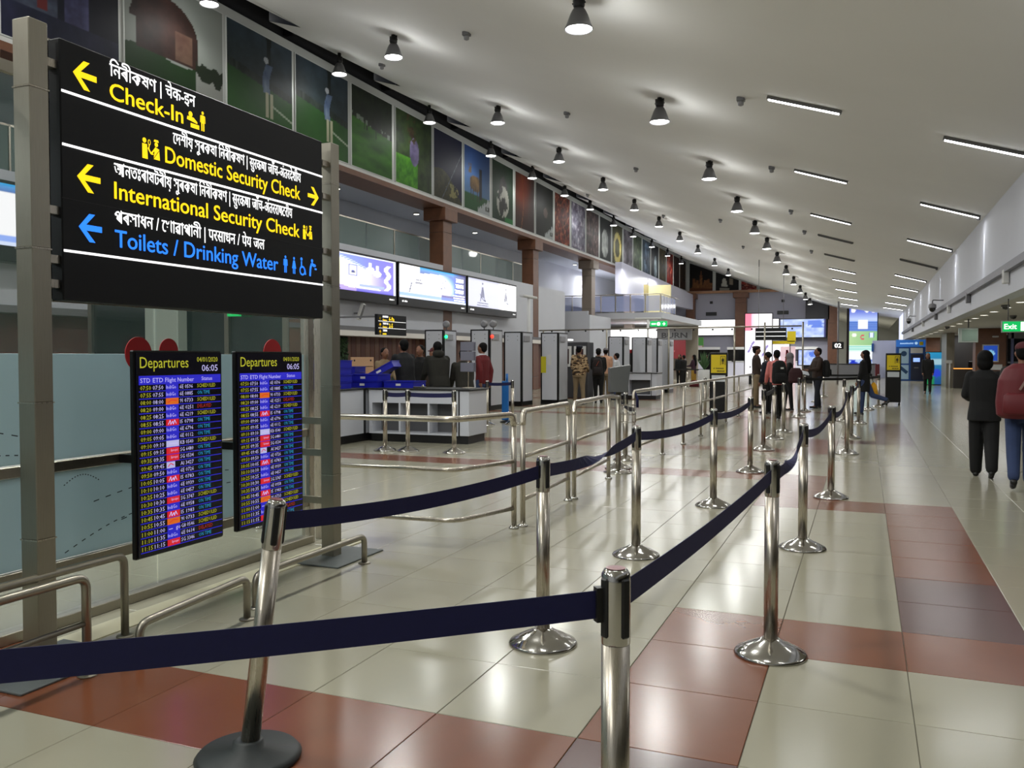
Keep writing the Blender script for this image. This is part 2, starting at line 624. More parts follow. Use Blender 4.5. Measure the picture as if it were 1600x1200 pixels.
column(-2.7, -1.9, 73.2, 73.95, 5.6, 'wood clad column at the right end of the far wall', cap=False)
column(-14.0, -13.3, 73.2, 73.9, 6.86, 'brown column in the far left corner of the hall')
column(4.24, 5.35, 40, 41, 2.68, 'wood clad column behind the walking woman in black, with blue framed poster', cap=False)
column(3.5, 4.25, 58, 58.8, 2.68, 'wood clad column beside the blue cash machine lobby', cap=False)

# glass balustrade of the upper floor
gb = thing('glass_balustrade', 'glass balustrade of the upper floor above the advert screens', 'railing', (-15, 0, 4.8))
gp = MB().box(-.01, .01, .03, 1.77, 0, 1.05).mesh('glass_pane', mat('balustrade_glass', (.50, .58, .56), .05, alpha=.55))
for k in range(17):
    p = link('glass_pane', gp, None, gb); p.location = (0, 8 + 1.8 * k, 0)
    if k % 2 == 0:
        q = link('post', MB().box(-.02, .02, -.02, .02, 0, 1.08).mesh('post', STEEL), None, gb); q.location = (0, 8 + 1.8 * k, 0)
MB().box(-.02, .02, 8, 38.6, 1.05, 1.09).build('handrail', STEEL, gb)

# far balcony
MB().box(-18, -10.4, 47.5, 60, 3.66, 4.0).build('floor_balcony', WALLW, kind='structure')
MB().box(-18, -10.6, 59.8, 60, 0, 3.72).build('wall_balcony', mat('warm_wall', (.60, .57, .52), .6), kind='structure')
MB().box(-17.8, -15.5, 47.45, 47.6, 1.6, 3.72).build('wall_balcony_left', WALLW, kind='structure')
br = thing('balcony_railing', 'steel and glass railing round the white balcony far left', 'railing', (-10.5, 47.6, 4.0))
for k in range(9):
    MB().box(-.86 * k - .83, -.86 * k - .05, -.01, .01, .08, .95).build('glass_pane', mat('balcony_glass', (.72, .76, .90), .1, alpha=.5), br)
for k in range(10):
    MB().box(-.86 * k - .03, -.86 * k + .01, -.03, .01, 0, 1.02).build('post', STEEL, br)
MB().tube(rounded([(-7.8, -.01, 1.03), (0, -.01, 1.03), (0, 5, 1.03)], .2), .025).build('handrail', STEEL, br)
for k in range(6):
    MB().box(-.02, .02, .8 * k, .8 * k + .03, 0, 1.02).build('post', STEEL, br)
MB().box(-.01, .01, .05, 4, .08, .95).build('glass_side', mat('balcony_glass'), br)
door = thing('balcony_door', 'beige door and frame standing behind the balcony railing', 'door', (-11.3, 50.5, 4.0))
MB().box(-.75, .75, 0, .1, 0, 1.75).build('panel', mat('door_beige', (.72, .68, .50), .5), door)
MB().box(-.85, -.6, -.08, .0, 0, 1.8).build('jamb', mat('door_olive', (.48, .44, .28), .5), door)
fb = thing('fascia_board', 'long white fascia board with small black emblem behind the balcony', 'sign', (-13.38, 50, 0))
MB().add([(-.0, 0, 5.3), (0, 23.1, 5.5), (0, 23.1, 6.75), (0, 0, 7.15), (-.4, 0, 5.3), (-.4, 23.1, 5.5), (-.4, 23.1, 6.75), (-.4, 0, 7.15)],
         [(0, 1, 2, 3), (7, 6, 5, 4), (0, 3, 7, 4), (1, 5, 6, 2), (3, 2, 6, 7), (0, 4, 5, 1)]).build('board', mat('fascia_white', (.80, .80, .86), .4), fb)

def emblem(mb, x, z, s, y=-.01, mi=0):
    """airport operator's emblem: two leaning legs under a dot with a swoosh"""
    disc(mb, x, z + s * .92, s * .07, y, mi)
    poly(mb, [(x - .02 * s, z + .75 * s), (x - .03 * s, z + .1 * s), (x - .16 * s, z - .0 * s), (x - .13 * s, z + .3 * s)], y, mi)
    poly(mb, [(x + .02 * s, z + .75 * s), (x + .03 * s, z + .1 * s), (x + .16 * s, z - .0 * s), (x + .13 * s, z + .3 * s)], y, mi)
    stroke(mb, [(x - .05 * s, z + .7 * s), (x - .34 * s, z - .2 * s)], .07 * s, y, mi)
    stroke(mb, [(x + .05 * s, z + .7 * s), (x + .30 * s, z - .12 * s)], .07 * s, y, mi)
    stroke(mb, [(x - .38 * s, z + .28 * s), (x - .15 * s, z + .05 * s), (x + .12 * s, z - .1 * s), (x + .46 * s, z - .16 * s)], .045 * s, y, mi)
    stroke(mb, [(x + .46 * s, z - .16 * s), (x + .34 * s, z - .08 * s)], .05 * s, y, mi)
e = MB(); emblem(e, 0, 0, .9, 0)
eo = e.build('emblem', mat('emblem_black', (.08, .08, .10), .5), fb); eo.location = (.02, 6.6, 5.85); eo.rotation_euler = (0, 0, PI / 2)

# ================================================================ LIGHTS OF THE HALL
def spot(parent, name, loc, power, size=150, r=.15, blend=.7, col=(.98, .99, .96), rot=None):
    l = bpy.data.lights.new(name, 'SPOT')
    l.energy = power * K_LAMP; l.spot_size = math.radians(size); l.spot_blend = blend
    l.shadow_soft_size = r; l.color = col
    o = bpy.data.objects.new(name, l); COL.objects.link(o)
    o.parent = parent; o.location = loc
    if rot: o.rotation_euler = rot
    return o

def make_lamp(label, stem):
    t = thing('dome_lamp', label, 'lamp', group='dome lamps under the sloping ceiling')
    MB().lathe([(.07, .30), (.085, .34), (.085, .44), (.05, .46), (.05, .46 + stem)], 20).build('neck', BLACKM, t)
    MB().box(-.09, .09, -.012, .012, .40, .47).cyl((-.1, 0, .38), (.1, 0, .38), .012).build('bracket', BLACKM, t)
    MB().lathe([(.205, .0), (.21, .01), (.185, .06), (.155, .14), (.13, .21), (.10, .27), (.07, .31),
                (.06, .30), (.09, .26), (.12, .20), (.145, .13), (.172, .05), (.195, .005)], 28, caps=False).build('shade', mat('lamp_shell', (.42, .42, .43), .3, .6), t)
    MB().lathe([(.188, .02), (.15, .005), (.08, -.005), (.0001, -.008)], 28, caps=False).build('lens', LAMP, t)
    return t

rows = [('row nearest the right wall', 'A', -3.86, [-8, -3, 2, 7, 12, 17.3, 23.3, 28.7, 33.6, 38.0, 42.6, 47.7, 53, 58.5, 64, 69.5]),
        ('middle row', 'B', None, [-8, -2.5, 4, 10.5, 16.7, 22.4, 27.5, 32.3, 36.7, 41, 45.4, 50, 56, 62]),
        ('row along the poster band', 'C', -13.2, [-5, 0, 5, 10, 15, 20, 25.2, 30.2, 34.6, 38.9, 43, 47.5, 52, 57, 62, 67])]
for rn, rk, rx, ys_ in rows:
    vis = [y for y in ys_ if y > (11 if rk != 'C' else 14)]
    for y in ys_:
        x = rx if rx is not None else float(np.interp(y, [0, 27, 50], [-9.75, -9.55, -8.9]))
        z = cz(x, y) - .50
        stem = .03
        if rk == 'C':
            z = 9.12 if y < 45 else 8.95 - (y - 45) * .01
            stem = cz(x, y) - z - .47
        if y > (11 if rk != 'C' else 14):
            k = vis.index(y)
            t = make_lamp('dome lamp in the %s, %s of that row in view' % (rn, nth(k, len(vis))), max(stem, .02))
            t.location = (x, y, z)
        else:
            t = None
        p = (290 if y > 9 else 390) if rk != 'C' else 95
        s = spot(t, 'lamp_light', (0, 0, -.03) if t else (x, y, z - .03), p, 165, .19, .5)
        pl = bpy.data.lights.new('lamp_ceiling_fill', 'POINT'); pl.energy = (46 if rk != 'C' else 22) * K_LAMP  # point light added under each lamp to fill the ceiling
        pl.shadow_soft_size = .2; pl.color = (.98, .985, .97)
        po = bpy.data.objects.new('lamp_ceiling_fill', pl); COL.objects.link(po); po.parent = t
        po.location = (0, 0, -.10) if t else (x, y, z - .10)

# ceiling tubes
def make_tube(label, L):
    t = thing('ceiling_tube_light', label, 'ceiling light', group='tube lights on the sloping ceiling')
    MB().box(-L / 2, L / 2, -.05, .05, -.01, .045, bev=.006).build('housing', mat('tube_housing', (.35, .35, .34), .4), t)
    for s in (-1, 1):
        MB().box(-L / 2 + .03, L / 2 - .03, s * .024 - .014, s * .024 + .014, -.022, -.008).build('tube', TUBE, t)
    return t
def tube_at(x0, x1, y, label, lit=True):
    xc = (x0 + x1) / 2
    z = cz(xc, y) - .05
    sl = math.atan2(cz(x1, y) - cz(x0, y), x1 - x0)
    t = make_tube(label, (x1 - x0) / math.cos(sl))
    t.location = (xc, y, z); t.rotation_euler = (0, -sl, 0)
    if not lit:
        for ch in t.children:
            if ch.name.startswith('tube'):
                ch.data.materials.clear(); ch.data.materials.append(DGREY)
    else:
        l = bpy.data.lights.new('tube_light', 'AREA'); l.shape = 'RECTANGLE'; l.size = 1.1; l.size_y = .08
        l.energy = 14 * K_LAMP
        o = bpy.data.objects.new('tube_light', l); COL.objects.link(o); o.parent = t; o.location = (0, 0, -.05)
    return t
ys1 = [3.3, 9.6, 15.8, 22.2, 28.8, 34.4, 40.2, 46, 52, 58, 63.5]
for k, y in enumerate(ys1):
    if y < 9:
        tube_at(1.15, 2.4, y, 'tube light row along right wall, overhead of the camera'); continue
    tube_at(1.15, 2.4, y, 'tube light on the ceiling beside the right wall, %s' % nth(k - 1, len(ys1) - 1), y != 34.4)
ys2 = [3, 9.3, 15.5, 21.7, 28.4, 33.0, 38.5, 43.5, 48.4, 54, 60, 66]
for k, y in enumerate(ys2):
    if y < 12:
        tube_at(-1.6, -.4, y, 'tube light row mid ceiling, overhead of the camera' if y < 5 else 'tube light mid ceiling just above the frame'); continue
    tube_at(-1.6, -.4, y, 'tube light in the inner row of the ceiling, %s' % nth(k - 2, len(ys2) - 2), y not in (33.0, 38.5))
# narrow spotlights added to make the tubes' light streaks on the right wall
for k, y in enumerate([15.8 + .1, 22.3, 28.9, 34.5, 40.3, 46.1, 52.1, 58.1]):
    t = thing('added_streak_spot', 'small spotlight grazing the right wall at the ceiling edge, %s' % nth(k, 8), 'spotlight', (2.38, y, 4.62), group='added streak spotlights')
    MB().lathe([(.035, 0), (.04, .02), (.04, .09), (.02, .10)], 12).build('body', GREY, t)
    spot(t, 'added_streak_light', (.04, 0, -.01), 150, 26, .01, .5, (.85, .9, 1), (0, -.06, 0))

# small sensors on the ceiling
dets = [(-7.2, 15.3), (-12.0, 20.2), (-2.1, 16), (-7.1, 21.1), (-7, 27.9), (-2.15, 22.1), (-2.2, 28.8), (-12.4, 40), (-2.05, 33), (-8.7, 39.9), (-5.5, 36), (-2.1, 38.5), (-5.6, 44)]
for k, (x, y) in enumerate(dets):
    t = thing('ceiling_sensor', 'small grey ceiling sensor box, %s of the sensors' % nth(k, len(dets)), 'sensor', (x, y, cz(x, y) - .15), group='small sensors on the ceiling')
    MB().box(-.07, .07, -.07, .07, .08, .16, bev=.01).build('mount', GREY, t)
    MB().lathe([(.02, 0), (.05, .015), (.055, .06), (.05, .09)], 12).build('head', mat('sensor_grey', (.55, .55, .56), .5), t)

# recessed downlights in the low ceiling
ysd = [13.0, 15.0, 17.1, 19.2, 21.2, 23.3, 25.4, 27.4, 29.5, 31.5, 34, 36.5, 39, 42, 45, 48, 51, 54, 57, 60, 63]
for k, y in enumerate(ysd):
    t = thing('round_downlight', 'round downlight in the low ceiling on the right, %s' % (nth(k, 21) if k < 20 else 'farthest'), 'downlight', (3.1, y, 2.68), group='round downlights of the low ceiling')
    MB().lathe([(.12, -.012), (.125, 0), (.10, 0), (.10, -.012)], 20, caps=False).build('rim', WHITE, t)
    MB().lathe([(.10, -.005), (.0001, -.006)], 20, caps=False).build('diffuser', DOWNL, t)
    if k % 2 == 0:
        spot(t, 'downlight_lamp', (0, 0, -.03), 22, 140, .09, .6, (1, .97, .9))
for y in (-6, 0, 6):
    spot(None, 'downlight_lamp', (3.1, y, 2.64), 22, 140, .09, .6)
# upper storey and counters
for k, (x, y, z) in enumerate([(-16.3, 24.5, 7.12), (-16.3, 30, 7.12), (-16.3, 35.5, 7.12), (-16.3, 41.5, 7.12), (-16.3, 18, 7.12), (-16.3, 50, 7.12)]):
    t = thing('upper_downlight', 'bright small downlight of the upper floor behind the balustrade, %s' % nth(k, 6), 'downlight', (x, y, z), group='upper floor downlights')
    MB().lathe([(.12, -.03), (.12, .02)], 16).build('rim', WHITE, t)
    MB().lathe([(.10, -.035), (.0001, -.05)], 16, caps=False).build('diffuser', DOWNL, t)
    spot(t, 'upper_light', (0, 0, -.06), 60, 150, .1)
def area(name, loc, rot, w, h, p, col=(1, 1, 1)):
    l = bpy.data.lights.new(name, 'AREA'); l.shape = 'RECTANGLE'; l.size = w; l.size_y = h; l.energy = p * K_LAMP; l.color = col
    o = bpy.data.objects.new(name, l); COL.objects.link(o); o.location = loc; o.rotation_euler = rot
    return o

# ================================================================ DIRECTION SIGN ON ITS STEEL POSTS
GX = -3.70      # plane of the sign frame
g = thing('sign_gantry', 'tall pair of square steel posts carrying the black direction sign at the left', 'sign frame', (GX, 4.2, 0))
for y, top in ((2.98 - 4.2, 3.10), (5.46 - 4.2, 3.08)):
    p = MB()
    for z0, z1 in ((0, .62), (.623, 1.28), (1.283, 2.02), (2.023, 2.78), (2.783, top)):
        p.box(-.055, .055, y - .052, y + .052, z0, z1, bev=.004)
    po = p.build('post', STEEL_D, g)
    MB().box(-.2, .27, y - .32, y + .30, 0, .012, bev=.003).build('base_plate', mat('base_plate_grey', (.36, .38, .38), .5, noise=.3, nscale=5), g)
    for z in (.62, 1.28, 2.02, 2.78):
        MB().box(-.058, .058, y - .055, y + .055, z - .003, z + .004).build('joint_strip', STEEL, po)
    sgn = 1 if y < 0 else -1
    for z in (2.93, 2.22, 1.98, 1.86) if y < 0 else (2.92, 2.68, 2.28, 2.08, 1.86):
        MB().box(-.02, .03, min(y + sgn * .05, y + sgn * .125), max(y + sgn * .05, y + sgn * .125), z - .02, z + .02).build('bracket', STEEL, po)
# low link rails between posts and glass line (right post)
for z in (.42, .78, 1.02):
    MB().box(-.45, .0, 1.24, 1.27, z - .025, z + .025).build('link_rail', STEEL_D, g)

def facing_east(name, loc, mb, mats, parent=None):
    """panel geometry drawn in x,z facing -y, turned to face +X (x runs along +Y)"""
    o = mb.build(name, mats, parent)
    o.location = loc; o.rotation_euler = (0, 0, PI / 2)
    return o

sg = thing('direction_sign', 'big black lit direction sign reading Check-In, Domestic Security Check and Toilets', 'sign', (GX + .05, 4.2, 1.78))
SY0 = -1.1    # local: x along hall -1.1..1.1, z 0..1.28
MB().box(-.09, 0, -1.1, 1.1, 0, 1.28, bev=.006).build('box', mat('sign_black', (.03, .035, .055), .5, spec=.3), sg)
MB().box(-.085, -.075, -1.1, 1.1, -.005, 1.285).build('seam', STEEL, sg)
lines = MB()
for z in (1.025, .765, .245):
    lines.box(-1.095, 1.095, -.004, 0, z - .006, z + .006)
facing_east('light_line', (.001, 0, 0), lines, WHT, sg)
for z in (.505,):
    MB().box(0, .001, -1.1, 1.1, z - .003, z).build('panel_seam', BLACK, sg)

def arrow(mb, x, z, s, right=False, mi=0):
    k = -1 if right else 1
    P = lambda a, c: (x + k * a * s, z + c * s)
    pts = [(-.62, 0), (-.06, .62), (.26, .62), (-.22, .13), (.62, .13), (.62, -.13), (-.22, -.13), (.26, -.62), (-.06, -.62)]
    pts = [P(a, c) for a, c in pts]
    # concave outline: split in three quads
    for q in ((0, 1, 2, 3), (0, 8, 7, 6), (0, 3, 4, 5), (0, 5, 6)):
        poly(mb, [pts[i] for i in q], 0, mi)

def person_icon(mb, x, z, s, mi=0, skirt=False, w=.12):
    disc(mb, x, z + .92 * s, .085 * s, 0, mi)
    if skirt:
        poly(mb, [(x - .08 * s, z + .8 * s), (x + .08 * s, z + .8 * s), (x + .2 * s, z + .32 * s), (x - .2 * s, z + .32 * s)], 0, mi)
    else:
        poly(mb, [(x - w * s, z + .8 * s), (x + w * s, z + .8 * s), (x + w * s, z + .4 * s), (x - w * s, z + .4 * s)], 0, mi)
    for d in (-1, 1):
        poly(mb, [(x + d * .07 * s - .045 * s, z), (x + d * .07 * s + .045 * s, z), (x + d * .07 * s + .045 * s, z + .42 * s), (x + d * .07 * s - .045 * s, z + .42 * s)], 0, mi)
    if not skirt:
        for d in (-1, 1):
            stroke(mb, [(x + d * (w + .03) * s, z + .78 * s), (x + d * (w + .05) * s, z + .42 * s)], .045 * s, 0, mi)

def security_icon(mb, x, z, s, mi=0):
    disc(mb, x - .36 * s, z + .86 * s, .12 * s, 0, mi)
    poly(mb, [(x - .5 * s, z + .7 * s), (x - .2 * s, z + .7 * s), (x - .16 * s, z), (x - .5 * s, z)], 0, mi)
    stroke(mb, [(x - .14 * s, z + .55 * s), (x + .05 * s, z + .3 * s), (x + .32 * s, z + .6 * s)], .08 * s, 0, mi)
    disc(mb, x - .06 * s, z + .82 * s, .09 * s, 0, mi, rz=.14 * s); disc(mb, x - .06 * s, z + .82 * s, .05 * s, -.0006, mi + 1, rz=.1 * s)
    stroke(mb, [(x - .06 * s, z + .7 * s), (x - .1 * s, z + .5 * s)], .05 * s, 0, mi)
    disc(mb, x + .38 * s, z + .8 * s, .11 * s, 0, mi)
    poly(mb, [(x + .22 * s, z + .92 * s), (x + .54 * s, z + .92 * s), (x + .5 * s, z + 1.03 * s), (x + .26 * s, z + 1.03 * s)], 0, mi)
    poly(mb, [(x + .3 * s, z + .68 * s), (x + .56 * s, z + .6 * s), (x + .6 * s, z + .08 * s), (x + .2 * s, z + .08 * s), (x + .22 * s, z + .2 * s)], 0, mi)
    stroke(mb, [(x + .2 * s, z + .1 * s), (x + .56 * s, z + .55 * s)], .03 * s, -.0006, mi + 1)
    stroke(mb, [(x + .05 * s, z + .3 * s), (x + .2 * s, z + .3 * s)], .06 * s, 0, mi)

SK = mat('sign_black')
yb, wb, bb = MB(), MB(), MB()
ARW = []
def arrow_part(x, z, s_, right, m_):
    a = MB(); arrow(a, x, z, s_, right); ARW.append(('arrow', a, m_))
def icon_part(m_):
    a = MB(); ARW.append(('pictogram', a, m_)); return a
B_ = .009
def line_part(m_):
    a = MB(); ARW.append(('text_line', a, m_)); return a
# row 1
arrow_part(-.955, 1.135, .115, False, YEL)
ic = icon_part(YEL)
text(line_part(WHT), 'িনৰীকষণ | चेक-इन', -.80, 1.185, .10, width=.62, bold=B_, res=3)
text(line_part(YEL), 'Check-In', -.80, 1.065, .125, width=.52, bold=.012, res=4)
person_icon(ic, -.12, 1.06, .115, 0)
disc(ic, -.22, 1.135, .016, 0, 0); poly(ic, [(-.245, 1.12), (-.195, 1.12), (-.165, 1.10), (-.165, 1.09), (-.25, 1.10)], 0, 0)
poly(ic, [(-.22, 1.06), (-.15, 1.06), (-.15, 1.085), (-.22, 1.085)], 0, 0)
# row 2
text(line_part(WHT), 'েদশীয় সুৰকষা িনৰীকষণ | सुरकषा जाँच-अंतरदेशीय', -.36, .935, .095, width=1.20, bold=B_, res=3)
text(line_part(YEL), 'Domestic Security Check', -.42, .815, .13, width=1.25, bold=.012, res=4)
security_icon(icon_part(YEL), -.53, .805, .115, 0)
arrow_part(.985, .865, .105, True, YEL)
# row 3
arrow_part(-.94, .625, .115, False, YEL)
text(line_part(WHT), 'আনতঃৰাষটৰীয় সুৰকষা িনৰীকষণ | सुरकषा जाँच-अंतरराषटरीय', -.78, .675, .10, width=1.52, bold=B_, res=3)
text(line_part(YEL), 'International Security Check', -.78, .552, .128, width=1.60, bold=.012, res=4)
security_icon(icon_part(YEL), .91, .548, .10, 0)
# row 4
arrow_part(-.935, .375, .115, False, BLU)
text(line_part(WHT), 'পৰসাধন / েখাৱাপানী | परसाधन / पेय जल', -.78, .425, .10, width=1.22, bold=B_, res=3)
text(line_part(BLU), 'Toilets / Drinking Water', -.78, .300, .13, width=1.36, bold=.012, res=4)
for k, x in enumerate((.66, .755)):
    person_icon(icon_part(BLU), x, .295, .115, 0, skirt=(k == 1), w=.13)
ic = icon_part(BLU)
disc(ic, .85, .325, .034, 0, 0); disc(ic, .85, .325, .022, -.0006, 1); disc(ic, .84, .405, .012, 0, 0)
stroke(ic, [(.84, .39), (.84, .345), (.875, .34), (.888, .30)], .014, 0, 0)
ic = icon_part(BLU); disc(ic, .965, .405, .013, 0, 0); stroke(ic, [(.94, .295), (.945, .35), (.96, .385), (.995, .37), (1.005, .38)], .02, 0, 0)
stroke(ic, [(.995, .35), (1.02, .35)], .012, 0, 0)
for nm, a, m_ in ARW:
    facing_east(nm, (.002, 0, 0), a, [m_, SK], sg)

# ================================================================ DEPARTURE SCREENS
ROWS = [('07:50', '07:50', 'i', '6E 0596', 'S'), ('07:55', '07:55', 'i', '6E 0885', 'O'), ('08:00', '08:00', 'o', '9I 0733', 'S'),
        ('08:20', '09:00', 'i', '6E 0251', 'D'), ('08:25', '08:25', 'i', '6E 6219', 'S'), ('08:55', '08:55', 'a', 'I5 0798', 'O'),
        ('09:00', '09:00', 'i', '6E 6796', 'O'), ('09:05', '09:05', 'i', '6E 0112', 'O'), ('09:10', '09:10', 'w', 'KB 0540', 'S'),
        ('09:15', '09:15', 's', 'SG 6480', 'O'), ('09:35', '09:35', 's', 'SG 0534', 'O'), ('09:45', '09:45', 'v', 'AI 3427', 'O'),
        ('09:50', '09:50', 'i', '6E 0726', 'O'), ('10:05', '10:05', 'a', 'I5 0783', 'O'), ('10:10', '10:10', 'i', '6E 0939', 'O'),
        ('10:25', '10:25', 'i', '6E 0457', 'O'), ('10:30', '10:30', 's', 'SG 3747', 'S'), ('10:35', '10:35', 'i', '6E 0958', 'O'),
        ('10:45', '10:45', 'a', 'I5 1983', 'O'), ('10:55', '10:55', 'o', '9I 0733', 'S'), ('11:00', '11:00', 'g', 'G8 0546', 'S'),
        ('11:10', '11:35', 'i', '6E 0614', 'D'), ('11:15', '11:15', 's', 'SG 3346', 'O')]

def departures(loc, label):
    t = thing('departures_screen', label, 'screen', loc, group='departures screens under the direction sign')
    w, h = .665, 1.125
    MB().box(-.045, -.012, -w / 2 - .012, w / 2 + .012, -.012, h + .012, bev=.006).build('casing', BLACKM, t)
    MB().box(-.012, -.002, -w / 2, w / 2, 0, h).build('display', SCRK, t)
    L = -w / 2 + .02
    Mx = [TXTW, TXTY, TXTC, TXTR, SCRB, SCRR, SCRO, SCRL]
    m = MB()
    rect = lambda x0, x1, z0, z1, mi, y=0: poly(m, [(x0, z0), (x1, z0), (x1, z1), (x0, z1)], y, mi)
    text(m, 'Departures', L, h - .085, .088, width=.365, mi=1, res=3)
    text(m, '04/01/2020', w / 2 - .035, h - .052, .04, width=.175, mi=1, align='R')
    text(m, '06:05', w / 2 - .035, h - .108, .055, width=.135, mi=0, align='R')
    rect(-w / 2 + .01, w / 2 - .01, h - .178, h - .128, 4)
    text(m, 'STD', L, h - .166, .036, width=.070, y=-.001); text(m, 'ETD', L + .09, h - .166, .036, width=.075, y=-.001)
    text(m, 'Flight Number', L + .182, h - .166, .036, width=.225, y=-.001); text(m, 'Status', L + .47, h - .162, .032, width=.09, y=-.001)
    z = h - .178
    step = (z - .018) / len(ROWS)
    for (a, c, al, fn, st) in ROWS:
        z -= step
        rect(-w / 2 + .01, w / 2 - .01, z + .001, z + .006, 4)
        text(m, a, L, z + .011, .034, width=.077, mi=1, res=1); text(m, c, L + .09, z + .011, .034, width=.077, res=1)
        fc = {'i': 4, 'o': 6, 'a': 5, 'w': 7, 's': 5, 'v': 7, 'g': 4}[al]
        wd = .098 if al != 'v' else .065
        rect(L + .185, L + .185 + wd, z + .005, z + step + .001, fc, -.0005)
        if al == 'i':
            text(m, 'IndiGo', L + .188, z + .014, .030, width=.075, y=-.001, res=1)
        elif al == 'g':
            text(m, 'go', L + .25, z + .013, .035, width=.035, y=-.001, res=1); stroke(m, [(L + .195, z + .02), (L + .225, z + .02)], .004, -.001, 0)
        elif al == 'a':
            stroke(m, [(L + .20, z + .012), (L + .215, z + .036), (L + .22, z + .012), (L + .235, z + .03), (L + .24, z + .012), (L + .25, z + .036), (L + .262, z + .014)], .005, -.001, 0)
        elif al == 's':
            for q in range(3):
                disc(m, L + .207, z + .014 + q * .008, .0025, -.001, 6, 6)
            text(m, 'Spicejet', L + .217, z + .02, .02, width=.055, y=-.001, res=1)
        elif al == 'o':
            stroke(m, [(L + .20, z + .016), (L + .23, z + .03), (L + .27, z + .026)], .004, -.001, 5)
        elif al == 'v':
            stroke(m, [(L + .195, z + .014), (L + .215, z + .032), (L + .24, z + .02)], .005, -.001, 5)
        else:
            stroke(m, [(L + .205, z + .022), (L + .275, z + .022)], .008, -.001, 0)
        text(m, fn, L + .293, z + .013, .032, width=.105, res=1)
        s_, mi, wd2 = {'S': ('SCHEDULED', 1, .155), 'O': ('ON TIME', 2, .105), 'D': ('DELAYED', 3, .118)}[st]
        text(m, s_, L + .435, z + .015, .031, width=wd2, mi=mi, res=1)
    facing_east('display_text', (0, 0, 0), m, Mx, t)
    MB().box(-.46, -.045, -.03, .03, .47, .52).build('wall_arm', BLACKM, t)
    return t
departures((-3.655, 3.895, .40), 'left departures screen, the nearer one, with blue rows of flights')
departures((-3.655, 4.715, .40), 'right departures screen, partly behind the leaning belt post')

# ================================================================ GLASS SCREEN WALL BEHIND THE SIGN
gw = thing('glass_partition', 'glass partition with frosted lower panes and steel bands behind the departures screens', 'glass partition', (-4.15, 0, 0))
for k, (a, c) in enumerate([(-.6, .98), (1.0, 2.58), (2.6, 4.18), (4.2, 5.75)]):
    MB().box(-.006, .006, a, c, .37, .86, bev=.002).build('frosted_pane', FROST, gw)
    MB().box(-.006, .006, a, c, .93, 1.52, bev=.002).build('frosted_pane', FROST, gw)
    MB().box(-.005, .005, a, c, 1.525, 3.0).build('clear_pane', GLASS, gw)
    MB().box(-.005, .005, a, c, .05, .30).build('clear_pane', GLASS, gw)
MB().box(-.03, .03, -.6, 5.8, .865, .925, bev=.004).build('steel_band', STEEL_D, gw)
MB().box(-.03, .03, -.6, 5.8, .30, .365, bev=.004).build('steel_band', STEEL_D, gw)
MB().box(-.05, .05, -.6, 5.8, 0, .06, bev=.004).build('floor_channel', STEEL_D, gw)
MB().box(-.02, .02, -.6, 5.8, 2.98, 3.04).build('top_channel', STEEL_D, gw)
for y in (5.80, 5.98):
    MB().box(-.04, .04, y - .035, y + .035, 0, 3.04, bev=.004).build('mullion', STEEL, gw)
for y, z in ((4.05, 1.52), (4.30, 1.54), (5.35, 1.53)):
    c = MB(); c.cyl((.006, y, z), (.011, y, z), .105 if z < 1.54 else .08, 28); c.build('red_disc', mat('sticker_red', (.72, .06, .09), .45), gw)
dm = MB()
random.seed(3)
for (y0, z0, y1, z1) in [(2.2, 1.35, 3.0, 1.42), (2.2, 1.18, 3.35, 1.05), (3.5, .78, 3.75, .775), (3.7, .66, 4.9, .70), (3.5, .40, 4.3, .56), (2.6, .9, 3.3, .97), (3.9, .52, 5.2, .60)]:
    n_ = 14
    for k in range(n_):
        t0, t1 = k / n_, (k + .45) / n_
        f = lambda t: (y0 + (y1 - y0) * t, z0 + (z1 - z0) * t + .05 * math.sin(t * PI))
        stroke(dm, [f(t0), f(t1)], .006)
do = facing_east('dashed_print', (.008, 0, 0), dm, mat('print_dark', (.14, .16, .18)), gw)
box_ = thing('tray_on_band', 'cream tray with black lid standing on the steel band behind left screen', 'tray', (-4.18, 4.25, .93))
MB().box(-.06, .06, -.17, .22, 0, .045, bev=.01).build('tray', mat('cream', (.78, .76, .60), .5), box_)
MB().box(-.05, .05, -.1, .06, .045, .06, bev=.004).build('lid', BLACK, box_)

# hoop guards on the floor along the sign
def hoop(y0, y1, z0, z1, x, label, r=.021):
    t = thing('floor_guard_rail', label, 'guard rail', (x, y0, 0), group='low steel guard rails')
    MB().tube(rounded([(0, 0, 0), (0, 0, z0), (0, y1 - y0, z1), (0, y1 - y0, 0)], .06, 8), r, 12).build('rail', STEEL_D, t)
    for y in (0, y1 - y0):
        MB().lathe([(.045, 0), (.045, .006), (.025, .012)], 16, 0, y).build('foot', STEEL_D, t)
    return t
hoop(3.16, 3.95, .20, .24, -3.25, 'low tube guard on the floor under the left departures screen')
hoop(4.15, 5.36, .20, .20, -3.35, 'low tube guard on the floor before the right steel post')
t = hoop(1.2, 2.96, .47, .47, -3.37, 'knee high bent tube guard with a cross bar beside the left steel post')
MB().tube([(0, 0, .24), (0, 1.76, .25)], .014).build('cross_bar', STEEL_D, t)
hoop(1.6, 3.46, .44, .44, -3.66, 'knee high bent tube guard behind the left steel post')
# cover strip on the floor by the glass
MB().box(-3.75, -3.95, 1, 6, 0, .006).build('trim_7', mat('sill_cream', (.75, .73, .62), .4), kind='structure')
wr = thing('door_leaf_edge', 'dark red wooden edge at the far left of the picture', 'door', (-3.86, 2.36, 0))
MB().box(-.03, .03, -.02, .02, 0, .95, bev=.004).build('panel', mat('wood_red', (.28, .12, .08), .5), wr)

